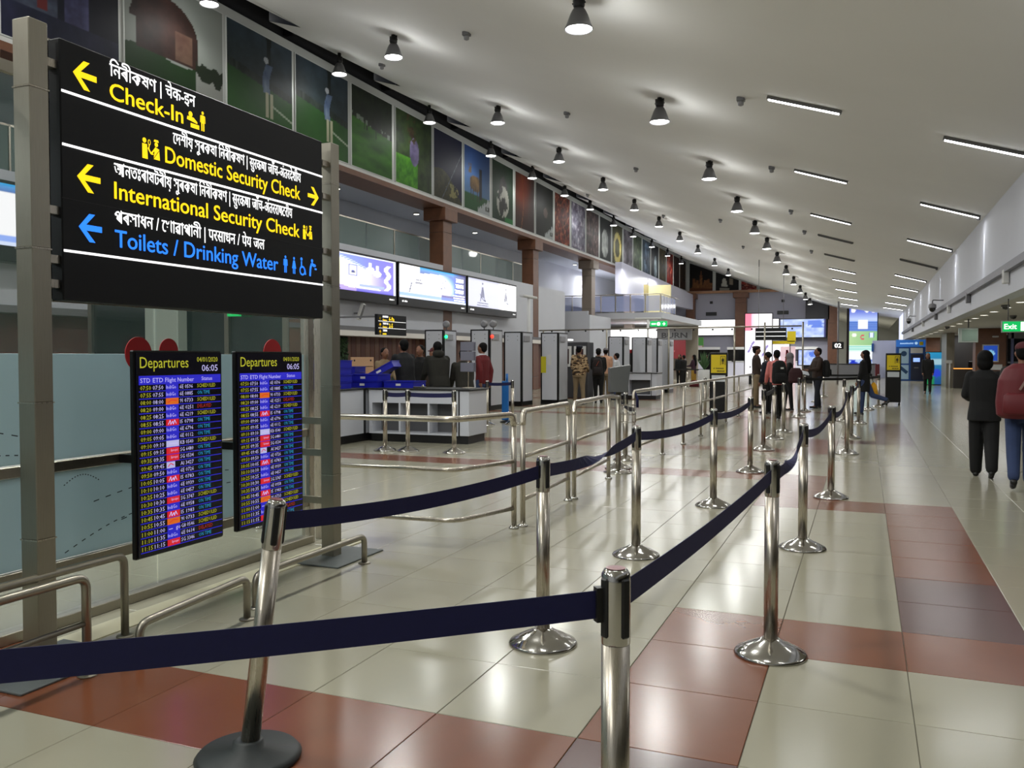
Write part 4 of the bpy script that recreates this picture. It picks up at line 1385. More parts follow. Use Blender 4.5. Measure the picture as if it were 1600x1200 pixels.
def white_box(u, v):
    return (1, 1, 1)
def ad_shoes(u, v):
    c = (1, .98, 1)
    if u < .5 and v > .72: c = mixc((1, .65, .78), (1, .95, 1), u * 2)
    if v > .72 and u < .22: c = (1, .5, .6)
    for (a, b_) in ((.22, .46), (.75, .40)):
        if math.hypot((u - a) / .14, (v - b_ - .08 * math.sin((u - a) * 12)) / .035) < 1: c = (.55, .50, .72)
    if math.hypot((u - .2) / .05, (v - .14) / .02) < 1: c = (.5, .5, .5)
    return c
def ad_city(u, v):
    c = mixc((.9, .95, 1), (.55, .65, .95), speck(u, v, 90, 8, 5) * 1.5 - .3)
    if u > .6 and v > .5 and speck(u, v, 91, 6, 5) > .45: c = (.35, .50, .9)
    if u > .96 or u < .02: c = (.1, .1, .4)
    return c
def ad_totem(u, v):
    c = mixc((.75, .82, 1), (.15, .22, .75), (v - .75) * 5) if v > .7 else (.35, .5, .8)
    if .58 < v < .72: c = mixc((.2, .35, .7), (.5, .65, .95), .5 + .5 * math.sin(v * 260))
    if .36 < v < .58: c = mixc((.72, .86, .62), (.55, .75, .5), u)
    if .28 < v < .38: c = mixc((.55, .85, .80), (.9, 1, .95), .5 + .5 * math.sin(v * 190))
    if v < .30: c = (.97, .99, 1)
    if v < .18: c = mixc((.10, .2, .75), (.75, .85, 1), (speck(u, v, 92, 7, 26) - .42) * 5)
    if v < .07: c = (.12, .12, .75)
    if .02 < v < .045 and .1 < u < .9: c = (.7, .75, 1)
    if .32 < u < .66 and .60 < v < .74: c = (1, 1, 1)
    for a in (.14, .62, .86):
        if math.hypot((u - a) / .085, (v - .87) / .035) < 1: c = (1, 1, 1)
    if .7 < u < .9 and .48 < v < .56: c = (.9, .95, 1) if .74 < u < .86 else (.15, .25, .7)
    r = math.hypot((u - .5) / .09, (v - .49) / .03)
    if .65 < r < 1.15 and u < .55: c = (.85, .25, .35)
    if math.hypot((u - .18) / .08, (v - .52) / .03) < 1: c = (.98, 1, .95)
    return c
t = panel_thing('advert_light_box', 'long plain white light box on the far wall left of the brown column', 'light box', None, (-11.7, 73.98, 3.35), 0, 4.7, 1.28, white_box, 4, 4, EMI, BLACKM, .05, .3)
t = panel_thing('advert_light_box', 'plain white light box on the far wall behind the tall shoe advert', 'light box', None, (-7.75, 73.98, 3.35), 0, 2.5, 1.28, white_box, 4, 4, EMI, BLACKM, .05, .3)
t = panel_thing('advert_screen', 'blue and white city picture screen on the far wall above counters', 'advert screen', None, (-4.6, 73.98, 3.1), 0, 3.5, 1.45, ad_city, 40, 20, EM2, BLACKM, .06, .85)
t = panel_thing('advert_totem', 'tall white lit advert stand with pink corner and shoes', 'advert totem', None, (-5.45, 49.6, .5), .12, 1.42, 3.4, ad_shoes, 28, 56, EMI, BLACKM, .05, .25)
MB().box(-.5, .5, -.2, -.02, -.5, -.05).build('base', BLACKM, t)
t = panel_thing('advert_totem', 'very tall slim screen tower with blue, green and white advert', 'advert totem', None, (-.2, 72.6, .35), .3, 2.1, 5.5, ad_totem, 40, 100, EM2, BLACKM, .08, .4)
MB().box(-1.1, 1.1, -.4, 0, -.35, -.04).build('base', BLACKM, t)

# ================================================================ WALL DETAILS UNDER THE SCREENS
gwall = thing('green_plant_wall', 'dark green artificial leaf wall panel under the left advert screen', 'plant wall', (-14.45, 20.6, 0))
MB().box(-.1, 0, -1.9, 1.65, 0, 2.12).build('backing', mat('leaf_back', (.04, .08, .04), .8), gwall)
lm = MB(); random.seed(5)
for k in range(5200):
    y, z = random.uniform(-1.85, 1.6), random.uniform(.05, 2.08)
    s_ = random.uniform(.03, .055); a = random.uniform(0, 6.28); x = random.uniform(.0, .05)
    lm.add([(x, y + s_ * math.cos(a), z + s_ * math.sin(a)), (x + .02, y - s_ * .4 * math.sin(a), z + s_ * .4 * math.cos(a)), (x, y - s_ * math.cos(a), z - s_ * math.sin(a)), (x + .03, y + s_ * .4 * math.sin(a), z - s_ * .4 * math.cos(a))], [(0, 1, 2, 3)], k % 3)
lo = lm.build('leaves', [mat('leaf_a', (.10, .22, .09), .6), mat('leaf_b', (.16, .30, .13), .6), mat('leaf_c', (.26, .38, .22), .6)], gwall)
lo['kind'] = 'stuff'
sp = thing('wall_speaker', 'slim white column speaker on a bracket under the left advert screen', 'speaker', (-13.9, 21.9, 2.62))
m = MB(); m.box(0, .1, -.07, .07, 0, .5, bev=.01, M=Matrix.Rotation(math.radians(-12), 4, 'X') @ Matrix.Rotation(math.radians(14), 4, 'Y')); m.build('body', WHITE, sp)
m = MB(); m.box(.1, .104, -.05, .05, .03, .47, M=Matrix.Rotation(math.radians(-12), 4, 'X') @ Matrix.Rotation(math.radians(14), 4, 'Y')); m.build('grille', GREY, sp)
MB().box(-.1, .02, -.02, .02, .15, .2).build('bracket', GREY, sp)
# small hanging sign with three rows
hs = thing('gate_sign', 'small black hanging sign with yellow gate numbers above the search counter', 'sign', (-10, 17.25, 2.0), PI / 2)
MB().box(-.65, .65, 0, .08, 0, .46, bev=.006).build('box', SK, hs)
m, y_ = MB(), MB()
for q, (a, lab) in enumerate((('l', '6-9a'), ('u', '2-5'), ('u', ''))):
    z = .36 - q * .155
    if a == 'l': arrow(y_, -.54, z + .01, .06)
    else:
        stroke(y_, [(-.54, z - .05), (-.54, z + .05)], .03); poly(y_, [(-.60, z + .01), (-.54, z + .07), (-.48, z + .01)])
    scrawl(m, -.44, z + .03, .25 if q < 2 else .2, .04, -.002, 0, q, True)
    if q < 2: text(y_, 'Gates', -.44, z - .045, .065, width=.19, y=-.002, bold=.02, res=1)
    else: scrawl(y_, -.44, z - .045, .17, .05, -.002, 0, 5)
    if lab: text(y_, lab, -.16, z - .04, .14, y=-.002, bold=.03, res=1)
    if q: m.box(-.62, .62, -.004, 0, z + .098, z + .106)
m.build('white_print', WHT, hs); y_.build('yellow_print', YEL, hs)['kind'] = 'stuff'
MB().box(-.3, -.26, .08, 4.06, .40, .44).build('wall_arm', GREY, hs)
# painting of scales on wood board
sb = thing('scales_board', 'tall peach board with a drawing of weighing scales, leaning by the plants', 'board', (-13.9, 22.2, 0), 1.2)
MB().box(-.42, .42, 0, .05, 0, 1.50, bev=.01).build('board', mat('peach', (.80, .64, .50), .5), sb)
m = MB()
stroke(m, [(-.28, 1.05), (.28, .72)], .05); stroke(m, [(.0, .9), (.02, .32)], .03); stroke(m, [(-.25, .3), (.25, .3)], .04)
for a, z in ((-.27, 1.02), (.26, .74)):
    stroke(m, [(a, z), (a - .12, z - .38)], .015); stroke(m, [(a, z), (a + .12, z - .38)], .015); stroke(m, [(a - .13, z - .38), (a, z - .44), (a + .13, z - .38)], .025)
stroke(m, [(-.38, 1.22), (.38, 1.22)], .012); disc(m, -.3, 1.4, .03); disc(m, .3, 1.4, .03)
o = m.build('drawing', mat('print_ink2', (.12, .10, .10), .6), sb); o.location = (0, -.004, 0)
pl_ = thing('potted_palm', 'leafy green potted plant behind the men at the search counter', 'plant', (-12.9, 23.5, 0))
MB().lathe([(.14, 0), (.2, .35), (.22, .36), (.2, .33)], 16).build('pot', DGREY, pl_)
m = MB(); random.seed(9)
for k in range(90):
    a = random.uniform(0, 6.28); e = random.uniform(.3, 1.3); L = random.uniform(.5, .95)
    P = [(0, 0, .36)] ; 
    for s_ in (.5, 1.0):
        P.append((L * s_ * math.cos(e) * math.cos(a), L * s_ * math.cos(e) * math.sin(a), .36 + L * s_ * math.sin(e) * (1.3 - .4 * s_)))
    w_ = .035; nx, ny = -math.sin(a) * w_, math.cos(a) * w_
    m.add([P[0], (P[1][0] + nx, P[1][1] + ny, P[1][2]), P[2], (P[1][0] - nx, P[1][1] - ny, P[1][2])], [(0, 1, 2, 3)], k % 2)
m.build('foliage', [mat('leaf_b'), mat('leaf_d', (.20, .30, .12), .6)], pl_)['kind'] = 'stuff'

# ================================================================ SCREENING BOOTHS
def make_booth():
    t = thing('search_booth', '-', 'booth', group='body search booths')
    H = 2.28
    def frame(x0, x1, y0, y1, z0=.1):
        MB().box(x0, x1, y0, y1, z0, H, bev=.012).build('frame', BLACKM, t)
    def pan(x0, x1, y, z0=.14):
        p = MB().box(x0 + .05, x1 - .05, y - .008, y + .01, z0, H - .04, bev=.004).build('panel', PANEL, t)
        sc = MB()
        for xx in (x0 + .14, x1 - .14):
            for zz in (H - .14, H - .26): sc.lathe([(.012, 0), (.012, .004)], 8, M=Matrix.Translation((xx, y - .008, zz)) @ Matrix.Rotation(PI / 2, 4, 'X'))
        sc.build('screws', BLACKM, p)['kind'] = 'stuff'
    frame(0, .60, 0, .05); pan(0, .60, 0)
    MB().box(0, .05, .05, .92, .1, H).build('side_frame', BLACKM, t); MB().box(-.012, 0, .08, .88, .14, H - .04).build('side_panel', PANEL, t)
    MB().box(.55, .60, .05, .92, .1, H).build('side_frame', BLACKM, t); MB().box(.60, .612, .08, .86, .14, H - .04).build('side_panel', PANEL, t)
    MB().box(.612, .66, .10, .55, H - .30, H - .12, bev=.01).build('lamp_bar', mat('bar_grey', (.6, .6, .62)), t)
    MB().box(0, .60, 0, .92, .0, .1).build('plinth', BLACKM, t)
    return t
bt = make_booth()
BO = [(-11.65, 21.9, 'search booth with a green lamp, nearest to the search counter', .05),
      (-10.3, 22.1, 'search booth with a red lamp, behind the man in the red sweater', .0),
      (-10.28, 24.5, 'third search booth from the left', .0), (-9.55, 25.8, 'fourth search booth with a yellow notice on it', .0),
      (-8.95, 31.5, 'first search booth of the far group, behind the boy', .0), (-8.45, 33.1, 'second search booth of the far group', .0),
      (-8.35, 34.6, 'third search booth of the far group', .0), (-8.2, 36.1, 'fourth and farthest search booth of the far group', .0)]
booths = []
for k, (x, y, lab, rz) in enumerate(BO):
    t = bt if k == 0 else dup(bt)
    place(t, (x, y, 0), rz, lab); booths.append(t)
for k, t in enumerate(booths):
    if k < 2:
        m = MB().lathe([(.045, 0), (.04, .02), (.0001, .03)], 14, M=Matrix.Translation((.64, .09, 2.08)) @ Matrix.Rotation(PI / 2, 4, 'X'))
        m.build('signal_lamp', mat('lamp_green', (.1, 1, .5), emit=5, ecol=(.1, 1, .45)) if k == 0 else mat('lamp_red', (1, .2, .15), emit=5, ecol=(1, .15, .1)), t)
nt = thing('yellow_notice', 'small yellow notice stuck on the fourth search booth', 'notice', (-9.53, 25.785, 1.0))
MB().box(0, .17, 0, .01, 0, .52).build('sheet', mat('notice_yellow', (.78, .74, .12), .5), nt)
MB().box(.2, .34, 0, .01, .25, .58).build('white_sheet', WHITE, nt)
for k, (x, y, z) in enumerate([(-11.1, 22.2, 2.28), (-10.0, 22.4, 2.28), (-9.72, 22.4, 2.28)]):
    t = thing('booth_lamp', ['round grey lamp on top of the green lamp booth', 'left round grey lamp on top of the red lamp booth', 'right round grey lamp on top of the red lamp booth'][k], 'lamp', (x, y, z), group='round lamps on the booths')
    MB().cyl((0, 0, 0), (0, 0, .12), .015).build('stem', GREY, t)
    MB().lathe([(.04, -.05), (.1, -.03), (.105, .03), (.05, .05)], 20, M=Matrix.Translation((0, 0, .16)) @ Matrix.Rotation(PI / 2, 4, 'X')).build('head', mat('sensor_grey'), t)

# ================================================================ SEARCH COUNTERS
def counter(label, x0, x1, y0, y1, cub=3, wing=None, h=.95):
    t = thing('search_counter', label, 'counter', (x0, y0, 0), group='search counters')
    w, d = x1 - x0, y1 - y0
    MB().box(.03, w - .03, .03, d - .03, 0, .14).build('plinth', BLACK, t)
    MB().box(0, w, d - .02, d, .14, h - .03).build('back_panel', PANEL, t)
    MB().box(0, .03, 0, d, .14, h - .03).build('side_panel', PANEL, t)
    MB().box(w - .18, w, 0, d, .14, h - .03, bev=.01).build('end_panel', PANEL, t)
    MB().box(w - .2, w - .18, -.004, .01, .14, h - .03).build('edge_strip', BLACK, t)
    MB().box(.03, w - .2, 0, .02, h - .26, h - .03).build('apron', PANEL, t)
    MB().box(.03, w - .2, 0, .35, .14, .17).build('shelf', PANEL, t)
    MB().box(.03, w - .2, .34, .36, .17, h - .26).build('cubby_back', mat('cubby_grey', (.34, .34, .35), .5), t)
    for k in range(cub + 1):
        xx = .03 + (w - .25) * k / cub
        MB().box(xx, xx + .035, 0, .35, .17, h - .26).build('divider', PANEL, t)
    MB().box(-.03, w + .03, -.03, d + .03, h - .03, h, bev=.006).build('worktop', BLACK, t)
    return t
c1 = counter('search counter with grey cubby holes and black top, nearest one behind three belt posts', -8.2, -6.25, 13.3, 14.1)
c1.rotation_euler = (0, 0, .03)
wg = thing('side_counter', 'white panelled side counter with black top, left of the cubby counter', 'counter', (-8.25, 13.28, 0), 0)
MB().box(-.9, -.02, -.95, .75, .14, .92).build('body', PANEL, wg); MB().box(-.9, -.02, -.9, .7, 0, .14).build('plinth', BLACK, wg)
MB().box(-.95, .01, -1.0, .8, .92, .95, bev=.006).build('worktop', BLACK, wg)
for y in (-.97, -.05): MB().box(-.02, .004, y, y + .04, .14, .92).build('edge_strip', BLACK, wg)
c2 = counter('smaller search counter by the far group of booths', -8.6, -6.75, 30.0, 30.8, 2)
# blue trays
TRAYM = mat('tray_blue', (.07, .10, .62), .45)
def make_tray():
    t = thing('plastic_tray', '-', 'tray', group='blue plastic trays')
    m = MB(); w, d, h = .30, .22, .12
    m.box(-w, w, -d, d, 0, .01)
    for s_ in (-1, 1):
        m.box(-w, w, s_ * d - .008, s_ * d + .008, 0, h); m.box(s_ * w - .008, s_ * w + .008, -d, d, 0, h)
        m.box(-w - .015, w + .015, s_ * d - .02, s_ * d + .02, h - .015, h); m.box(s_ * w - .02, s_ * w + .02, -d, d, h - .015, h)
    m.build('shell', TRAYM, t)
    MB().box(-.05, .05, -d - .012, -d - .008, .035, .075).build('label_sticker', WHITE, t)
    return t
tr0 = make_tray(); first = True
for (x, y, n_, z, lab) in [(-8.66, 12.75, 4, .95, 'tall stack beside the right steel post'), (-8.38, 13.6, 2, .95, 'low stack on the side counter'),
                           (-10.4, 16.0, 6, .55, 'six tray stack on the trolley'), (-7.72, 13.75, 1, .95, 'blue plastic tray on the black counter top')]:
    for k in range(n_):
        t = tr0 if first else dup(tr0); first = False
        place(t, (x + .01 * (k % 2), y, z + k * .125), .03 * ((k * 7) % 3 - 1), 'blue tray, %s of the %s' % (['bottom', 'second up', 'third up', 'fourth up', 'fifth up', 'top'][k if k < n_ - 1 or n_ == 1 else 5], lab) if n_ > 1 else 'single ' + lab)
th = dup(tr0); place(th, (-8.42, 14.2, 1.18), .3, 'tilted blue plastic tray held by the man in the dark jacket'); th.rotation_euler = (0, math.radians(-28), .2)
st = thing('tray_trolley', 'low trolley under the tallest tray stack', 'trolley', (-10.4, 16.0, 0))
MB().box(-.3, .3, -.25, .25, .5, .55).build('top', DGREY, st)
for a in (-.27, .27):
    for c_ in (-.2, .2): MB().cyl((a, c_, 0), (a, c_, .5), .02).build('leg', STEEL, st)
xr = thing('x_ray_machine', 'dark grey rounded baggage machine hood behind the blue trays', 'baggage scanner', (-9.9, 18.0, 0))
MB().box(-.9, .9, -.4, .5, .0, .8, bev=.04).build('base', DGREY, xr)
MB().box(-.6, .75, -.4, .5, .8, 1.28, bev=.1).build('hood', mat('hood_green', (.20, .26, .27), .4), xr)
rk = thing('leaflet_rack', 'grey wire leaflet rack on a thin stand beside the man in the red sweater', 'rack', (-6.52, 13.9, .95))
MB().lathe([(.12, 0), (.12, .01), (.02, .02)], 20).cyl((0, 0, 0), (0, 0, .75), .012).build('stand', STEEL, rk)
for z in (.35, .55, .72):
    MB().box(-.13, .13, -.05, -.02, z - .06, z + .10, bev=.004).box(-.13, .13, .02, .05, z - .06, z + .1, bev=.004).build('pocket', mat('rack_grey', (.45, .45, .5), .3), rk)
kb = thing('metal_fitting', 'small chrome fitting lying on the counter top', 'fitting', (-7.25, 13.45, .95))
MB().box(-.12, .12, -.04, .04, 0, .03, bev=.01).build('plate', CHROME, kb); MB().lathe([(.03, .03), (.02, .06)], 12, .06, 0).build('knob', CHROME, kb)
bp_ = thing('blue_post', 'light blue barrier post standing before the second search booth', 'belt post', (-7.6, 18.3, 0))
MB().lathe([(.16, 0), (.16, .02), (.04, .05)], 20).build('base', BLACKM, bp_)
MB().box(-.12, .04, -.03, .03, .05, .95, bev=.01).cyl((.0, 0, .9), (.0, 0, 1.12), .03).build('body', mat('post_blue', (.12, .42, .72), .4), bp_)

# ================================================================ SIGN STANDS, PIPE FRAME, FAR FURNITURE
def sign_stand(label, loc, rz, plant=False):
    t = thing('sign_stand', label, 'sign stand', loc, rz, 'black and yellow sign stands')
    MB().box(-.22, .22, -.10, .10, .09, 1.62, bev=.01).build('cabinet', BLACKM, t)
    for a in (-.18, .18):
        MB().lathe([(.03, 0), (.035, .03), (.03, .06), (.012, .09)], 12, a, 0).build('caster', BLACKM, t)
    MB().box(-.185, .185, -.108, -.10, 1.10, 1.56).build('sign_face', mat('face_yellow', (.90, .80, .10), .4), t)
    m = MB()
    stroke(m, [(.05, 1.30), (.05, 1.52), (.16, 1.52), (.16, 1.30)], .012)
    person_icon(m, .105, 1.32, .17)
    scrawl(m, -.15, 1.20, .28, .035, 0, 0, 3); scrawl(m, -.04, 1.13, .19, .04, 0, 0, 4)
    o = m.build('lettering', mat('print_black', (.04, .04, .04), .5), t); o.location = (0, -.112, 0); o['kind'] = 'stuff'
    MB().box(-.17, .17, -.104, -.1, .88, 1.04).build('paper_notice', mat('paper', (.80, .82, .84), .5), t)
    return t
sign_stand('black stand with yellow sign, behind the long rail in the middle distance', (-3.42, 22.3, 0), .1)
sign_stand('black stand with yellow sign and white notice, right of the woman with black hair', (.85, 29.4, 0), 0)
pp = thing('small_plant', 'small green plant visible above the left yellow sign stand', 'plant', (-5.6, 33.0, 0))
MB().lathe([(.15, 0), (.2, .5), (.22, 1.0), (.2, 1.02), (.05, 1.0)], 16).build('pot', WHITE, pp)
m = MB(); random.seed(4)
for k in range(50):
    a, L = random.uniform(0, 6.28), random.uniform(.2, .5); e = random.uniform(.7, 1.5)
    q = (L * math.cos(e) * math.cos(a), L * math.cos(e) * math.sin(a), 1.0 + L * math.sin(e) * 1.6)
    m.add([(0, 0, 1.0), (q[0] * .5 + .03, q[1] * .5, 1 + (q[2] - 1) * .5), q, (q[0] * .5 - .03, q[1] * .5, 1 + (q[2] - 1) * .5)], [(0, 1, 2, 3)], k % 2)
m.build('foliage', [mat('leaf_b'), mat('leaf_c')], pp)['kind'] = 'stuff'

pf = thing('pipe_frame', 'thin steel pipe frame spanning the hall above the far queue', 'pipe frame', (0, 36, 0))
MB().tube([(-13.4, 0, 2.68), (-2.3, 0, 2.74)], .03, 8).build('cross_pipe', STEEL_D, pf)
for x, z0 in ((-13.2, 0), (-10.29, 0), (-7.6, 0), (-4.9, 0), (-3.71, 0), (-2.25, 0)):
    MB().cyl((x, 0, z0), (x, 0, 2.9 if x > -4 else 2.7), .035, 10).build('upright', STEEL_D, pf)
for k in range(14):
    MB().lathe([(.03, 0), (.04, .05), (.02, .07)], 8, -12.8 + .78 * k, 0).build('clamp', BLACKM, pf).location = (0, 0, 2.60)
cs = thing('counter_sign', 'black hanging sign with white lines and illegible rows, far middle', 'sign', (-4.35, 45, 2.35))
MB().box(-.62, -.58, .03, .07, 3.7, 4.05).build('ceiling_bracket', GREY, cs)
MB().box(-.75, .75, 0, .1, 0, .62, bev=.01).build('box', SK, cs)
m = MB()
for z in (.2, .42): m.box(-.72, .72, -.004, 0, z - .012, z + .012)
m.build('white_line', WHT, cs); MB().cyl((-.6, .05, .62), (-.6, .05, 3.9), .012).build('rod', GREY, cs); MB().cyl((.6, .05, .62), (.6, .05, 3.55), .012).build('rod', GREY, cs)
ys_ = thing('yellow_sign', 'yellow angular panel sticking out below the black hanging sign', 'sign', (-4.0, 50, 2.25))
MB().box(-.9, .45, 0, .06, -.02, .15).box(.05, .5, 0, .06, .1, .68).build('panel', mat('face_yellow'), ys_); MB().cyl((.2, .1, -2.25), (.2, .1, .6), .03).build('pole', GREY, ys_)

# far check-in counters with back screens
for k, (x, w, lab) in enumerate([(-12.2, 3.0, 'white check-in counter at the far left'), (-8.6, 3.0, 'white check-in counter left of the shoe advert'),
                                 (-4.9, 3.2, 'white check-in counter right of the shoe advert')]):
    t = thing('check_in_counter', lab, 'counter', (x, 68, 0), group='far check-in counters')
    MB().box(-w / 2, w / 2, 0, .7, 0, 1.15, bev=.02).build('body', mat('counter_white', (.80, .80, .86), .4), t)
    MB().box(-w / 2 - .03, w / 2 + .03, -.05, .75, 1.15, 1.2).build('worktop', WHITE, t)
    MB().box(-w / 2, w / 2, 2.2, 2.3, 1.2, 2.1).build('back_glass', DARKG, t)
    MB().box(-w / 2, w / 2, 2.0, 2.4, 2.1, 2.3).build('back_shelf', WHITE, t)
    for q in range(2):
        MB().lathe([(.12, 0), (.13, .06), (.05, .1)], 12, -w / 4 + q * w / 2, -.0).build('knob_lamp', BLACKM, t).location = (0, 0, 1.15)
bd = thing('bus_door_frame', 'pink and white door frame with green sign at the far left corner', 'door', (-12.6, 70.5, 0))
MB().box(-.55, -.45, 0, .1, 0, 3.1).box(.45, .55, 0, .1, 0, 3.1).build('jamb', mat('jamb_olive', (.55, .58, .35)), bd)
MB().box(-.45, .45, .02, .06, 0, 2.4).build('panel', mat('pink_panel', (.85, .72, .74), .5), bd)
MB().box(-.45, .55, -.02, .0, 2.45, 3.1).build('sign', mat('green_panel', (.30, .55, .25), .5), bd)
MB().box(-1.9, -.75, .0, .06, 2.0, 3.1).build('side_panel', mat('pink_panel'), bd)
rs = thing('shop_board', 'red and black shop board reading BURN under the balcony', 'sign', (-12.3, 58, 1.4))
MB().box(-1.3, -1.2, .02, .12, -1.4, 0).build('leg', GREY, rs); MB().box(1.1, 1.2, .02, .12, -1.4, 0).build('leg', GREY, rs)
MB().box(-1.3, 1.2, 0, .1, 0, 1.25, bev=.02).build('panel', mat('shop_red', (.55, .10, .14), .5), rs)
MB().box(-1.3, 1.6, -.02, .12, 1.25, 2.0).build('header', mat('shop_grey', (.45, .45, .45)), rs)
m = MB(); text(m, 'BURN', -.4, 1.4, .5, width=1.7, bold=.03); o = m.build('lettering', BLACK, rs); o.location = (0, -.03, 0)
m = MB(); scrawl(m, -1.1, .8, 1.5, .16, 0, 0, 1); scrawl(m, -1.0, .45, 1.5, .16, 0, 0, 2); o = m.build('lettering', mat('shop_pink', (.8, .4, .42)), rs); o.location = (0, -.006, 0)
eb = thing('white_light_box', 'bright white light box under the balcony', 'light box', (-13.9, 54.5, 2.0))
MB().box(-1.4, -1.3, .02, .12, -2.0, 0).build('leg', GREY, eb); MB().box(1.3, 1.4, .02, .12, -2.0, 0).build('leg', GREY, eb)
MB().box(-1.5, 1.6, 0, .15, 0, 1.3, bev=.02).build('box', mat('glow_white', (1, 1, 1), emit=1.15), eb)
MB().box(-2.6, -1.52, 0, .15, .3, 1.2, bev=.02).build('violet_box', mat('glow_violet', (.68, .62, .9), emit=.8), eb)
rc = thing('red_canopy', 'long thin red canopy below the white light box', 'canopy', (-14.0, 53, 1.75))
MB().box(-2.4, 1.9, -.2, .2, 0, .2, bev=.02).build('canopy', mat('canopy_red', (.70, .12, .16), .5), rc)
MB().box(-2.4, 1.9, -.1, .1, -1.75, 0).build('stall_body', DGREY, rc)
lp = thing('lamp_stand', 'white T shaped lamp stand in front of the balcony', 'lamp', (-9.9, 42, 0))
MB().cyl((0, 0, 0), (0, 0, 3.35), .06).build('pole', WHITE, lp)
MB().box(-.65, .65, -.06, .06, 3.35, 3.45, bev=.02).build('head', WHITE, lp)
lp2 = thing('lamp_stand', 'white T shaped lamp stand at the right end of the advert screens', 'lamp', (-12.9, 33.4, 0))
MB().cyl((0, 0, 0), (0, 0, 3.95), .07).build('pole', WHITE, lp2)
MB().box(-.1, .1, -.8, .8, 3.95, 4.05, bev=.02).build('head', WHITE, lp2)
wbx = thing('screened_room', 'white walled box under the left end of the balcony', 'partition', (-14.2, 43, 0))
MB().box(-.35, .9, 0, .1, 0, 3.9).build('front', WALLW, wbx); MB().box(.9, 1.0, 0, 4, 0, 3.7).build('side', WALLW, wbx)
# camouflage men's counter: monitor panels
kp = thing('dark_kiosk', 'dark scanner kiosk with white framed screens behind the camouflage guard', 'kiosk', (-9.9, 30.0, 0))
MB().box(-1.1, .6, 0, .8, 0, 2.05, bev=.02).build('body', DGREY, kp)
for x in (-1.0, -.45, .1):
    f = MB().box(x, x + .45, -.03, 0, 1.15, 1.9).build('screen_frame', WHITE, kp); MB().box(x + .07, x + .36, -.04, -.03, 1.25, 1.8).build('screen', mat('screen_brown', (.22, .12, .14), .3), f)
MB().box(-.8, .0, -.2, .2, 2.1, 2.16).build('lamp', mat('glow_white'), kp)
bd2 = thing('black_notice_board', 'small black notice board with gold print beside the backpack man', 'notice', (-8.85, 30.2, 0))
MB().cyl((0, 0, 0), (0, 0, 1.1), .02).build('stand', STEEL, bd2)
MB().box(-.2, .2, -.02, .02, 1.0, 1.55).build('board', mat('gold_black', (.35, .30, .12), .5), bd2)

# end of hall, right side
cb = thing('cash_machine_booth', 'tall blue cash machine lobby with blue header at the end of the right wall', 'cash machine', (2.74, 60.0, 0))
MB().box(-.85, .85, 0, 1.4, 0, 2.6, bev=.02).build('body', mat('atm_blue', (.10, .30, .58), .4), cb)
MB().box(-.85, .85, -.02, 0, 2.15, 2.6).build('header', mat('atm_head', (.16, .40, .72), emit=.4, ecol=(.16, .40, .72)), cb)
m = MB(); scrawl(m, -.7, 2.32, .85, .12, 0, 0, 8); disc(m, .3, 2.38, .09, 0, 0); o = m.build('lettering', mat('atm_print', (.7, .85, 1), emit=.5), cb); o.location = (0, -.03, 0)
MB().box(.48, .70, -.03, -.02, 2.25, 2.47).build('yellow_logo', mat('face_yellow'), cb)
MB().box(-.68, -.12, -.03, 0, 1.1, 2.05).build('poster_panel', mat('atm_poster', (.62, .74, .82), .4), cb)
MB().box(-.68, -.12, -.03, 0, .1, 1.0).build('lower_panel', mat('atm_poster'), cb)
m = MB(); disc(m, -.4, 1.72, .17); stroke(m, [(-.6, .85), (-.2, .5)], .2); o = m.build('print', mat('atm_dark', (.10, .25, .40), .4), cb); o.location = (0, -.035, 0)
MB().box(-.02, .68, -.03, 0, 1.75, 2.08).build('white_panel', WHITE, cb)
MB().box(.0, .72, -.04, 0, .05, 1.68).build('machine', mat('atm_machine', (.10, .13, .22), .35), cb)
MB().box(.14, .52, -.05, -.04, 1.2, 1.45).build('screen', mat('atm_screen', (.55, .68, .95), emit=1.0), cb)
MB().box(.2, .45, -.08, -.04, .8, .86).build('keypad', GREY, cb)
wp = thing('white_partition', 'plain white partition left of the blue cash machine lobby', 'partition', (1.45, 68, 0))
MB().box(-.9, 1.1, 0, .1, 0, 2.7, bev=.01).build('panel', mat('partition_white', (.72, .74, .84), .5), wp)
MB().box(-.95, -.8, -.1, 0, 1.9, 2.5).build('blue_box', mat('atm_blue'), wp)
MB().box(-.7, -.4, -.9, -.4, 0, 1.0, bev=.02).build('maroon_bin', mat('maroon', (.35, .08, .10), .5), wp)
def ad_blue(u, v):
    c = mixc((.08, .28, .50), (.15, .55, .72), v)
    if v < .3 and u < .4: c = (.1, .5, .3)
    if math.hypot(u - .5, (v - .35) * 1.4) < .18: c = (.15, .25, .75)
    if .62 < v < .8 and .2 < u < .8: c = (.6, .75, .8)
    return c
t = panel_thing('poster_standee', 'blue and teal poster stand right of the cash machine lobby', 'poster stand', None, (3.6, 51.2, .05), 0, 1.05, 1.7, ad_blue, 14, 22, EM2, BLACKM, .04, .08)
wps = thing('white_post', 'thin white post with small white board in front of the kiosk', 'post', (3.85, 46.6, 0))
MB().cyl((0, 0, 0), (0, 0, 1.35), .035).build('post', WHITE, wps); MB().box(-.2, .1, -.03, .03, 1.2, 1.35).build('board', WHITE, wps)
kr = thing('service_kiosk', 'dark food kiosk with steel counter and glowing edge behind the woman in black', 'kiosk', (4.6, 46.5, 0))
MB().box(-.6, 1.6, 0, 2.5, 0, .95).build('counter', mat('kiosk_steel', (.34, .33, .33), .35, .6), kr)
MB().box(-.6, 1.6, -.03, .0, .93, .97).build('glowing_edge', mat('kiosk_glow', (1, .66, .3), emit=1.3), kr)
MB().box(-.9, -.55, .2, 3, 0, 2.66).build('side_post', STEEL_D, kr)
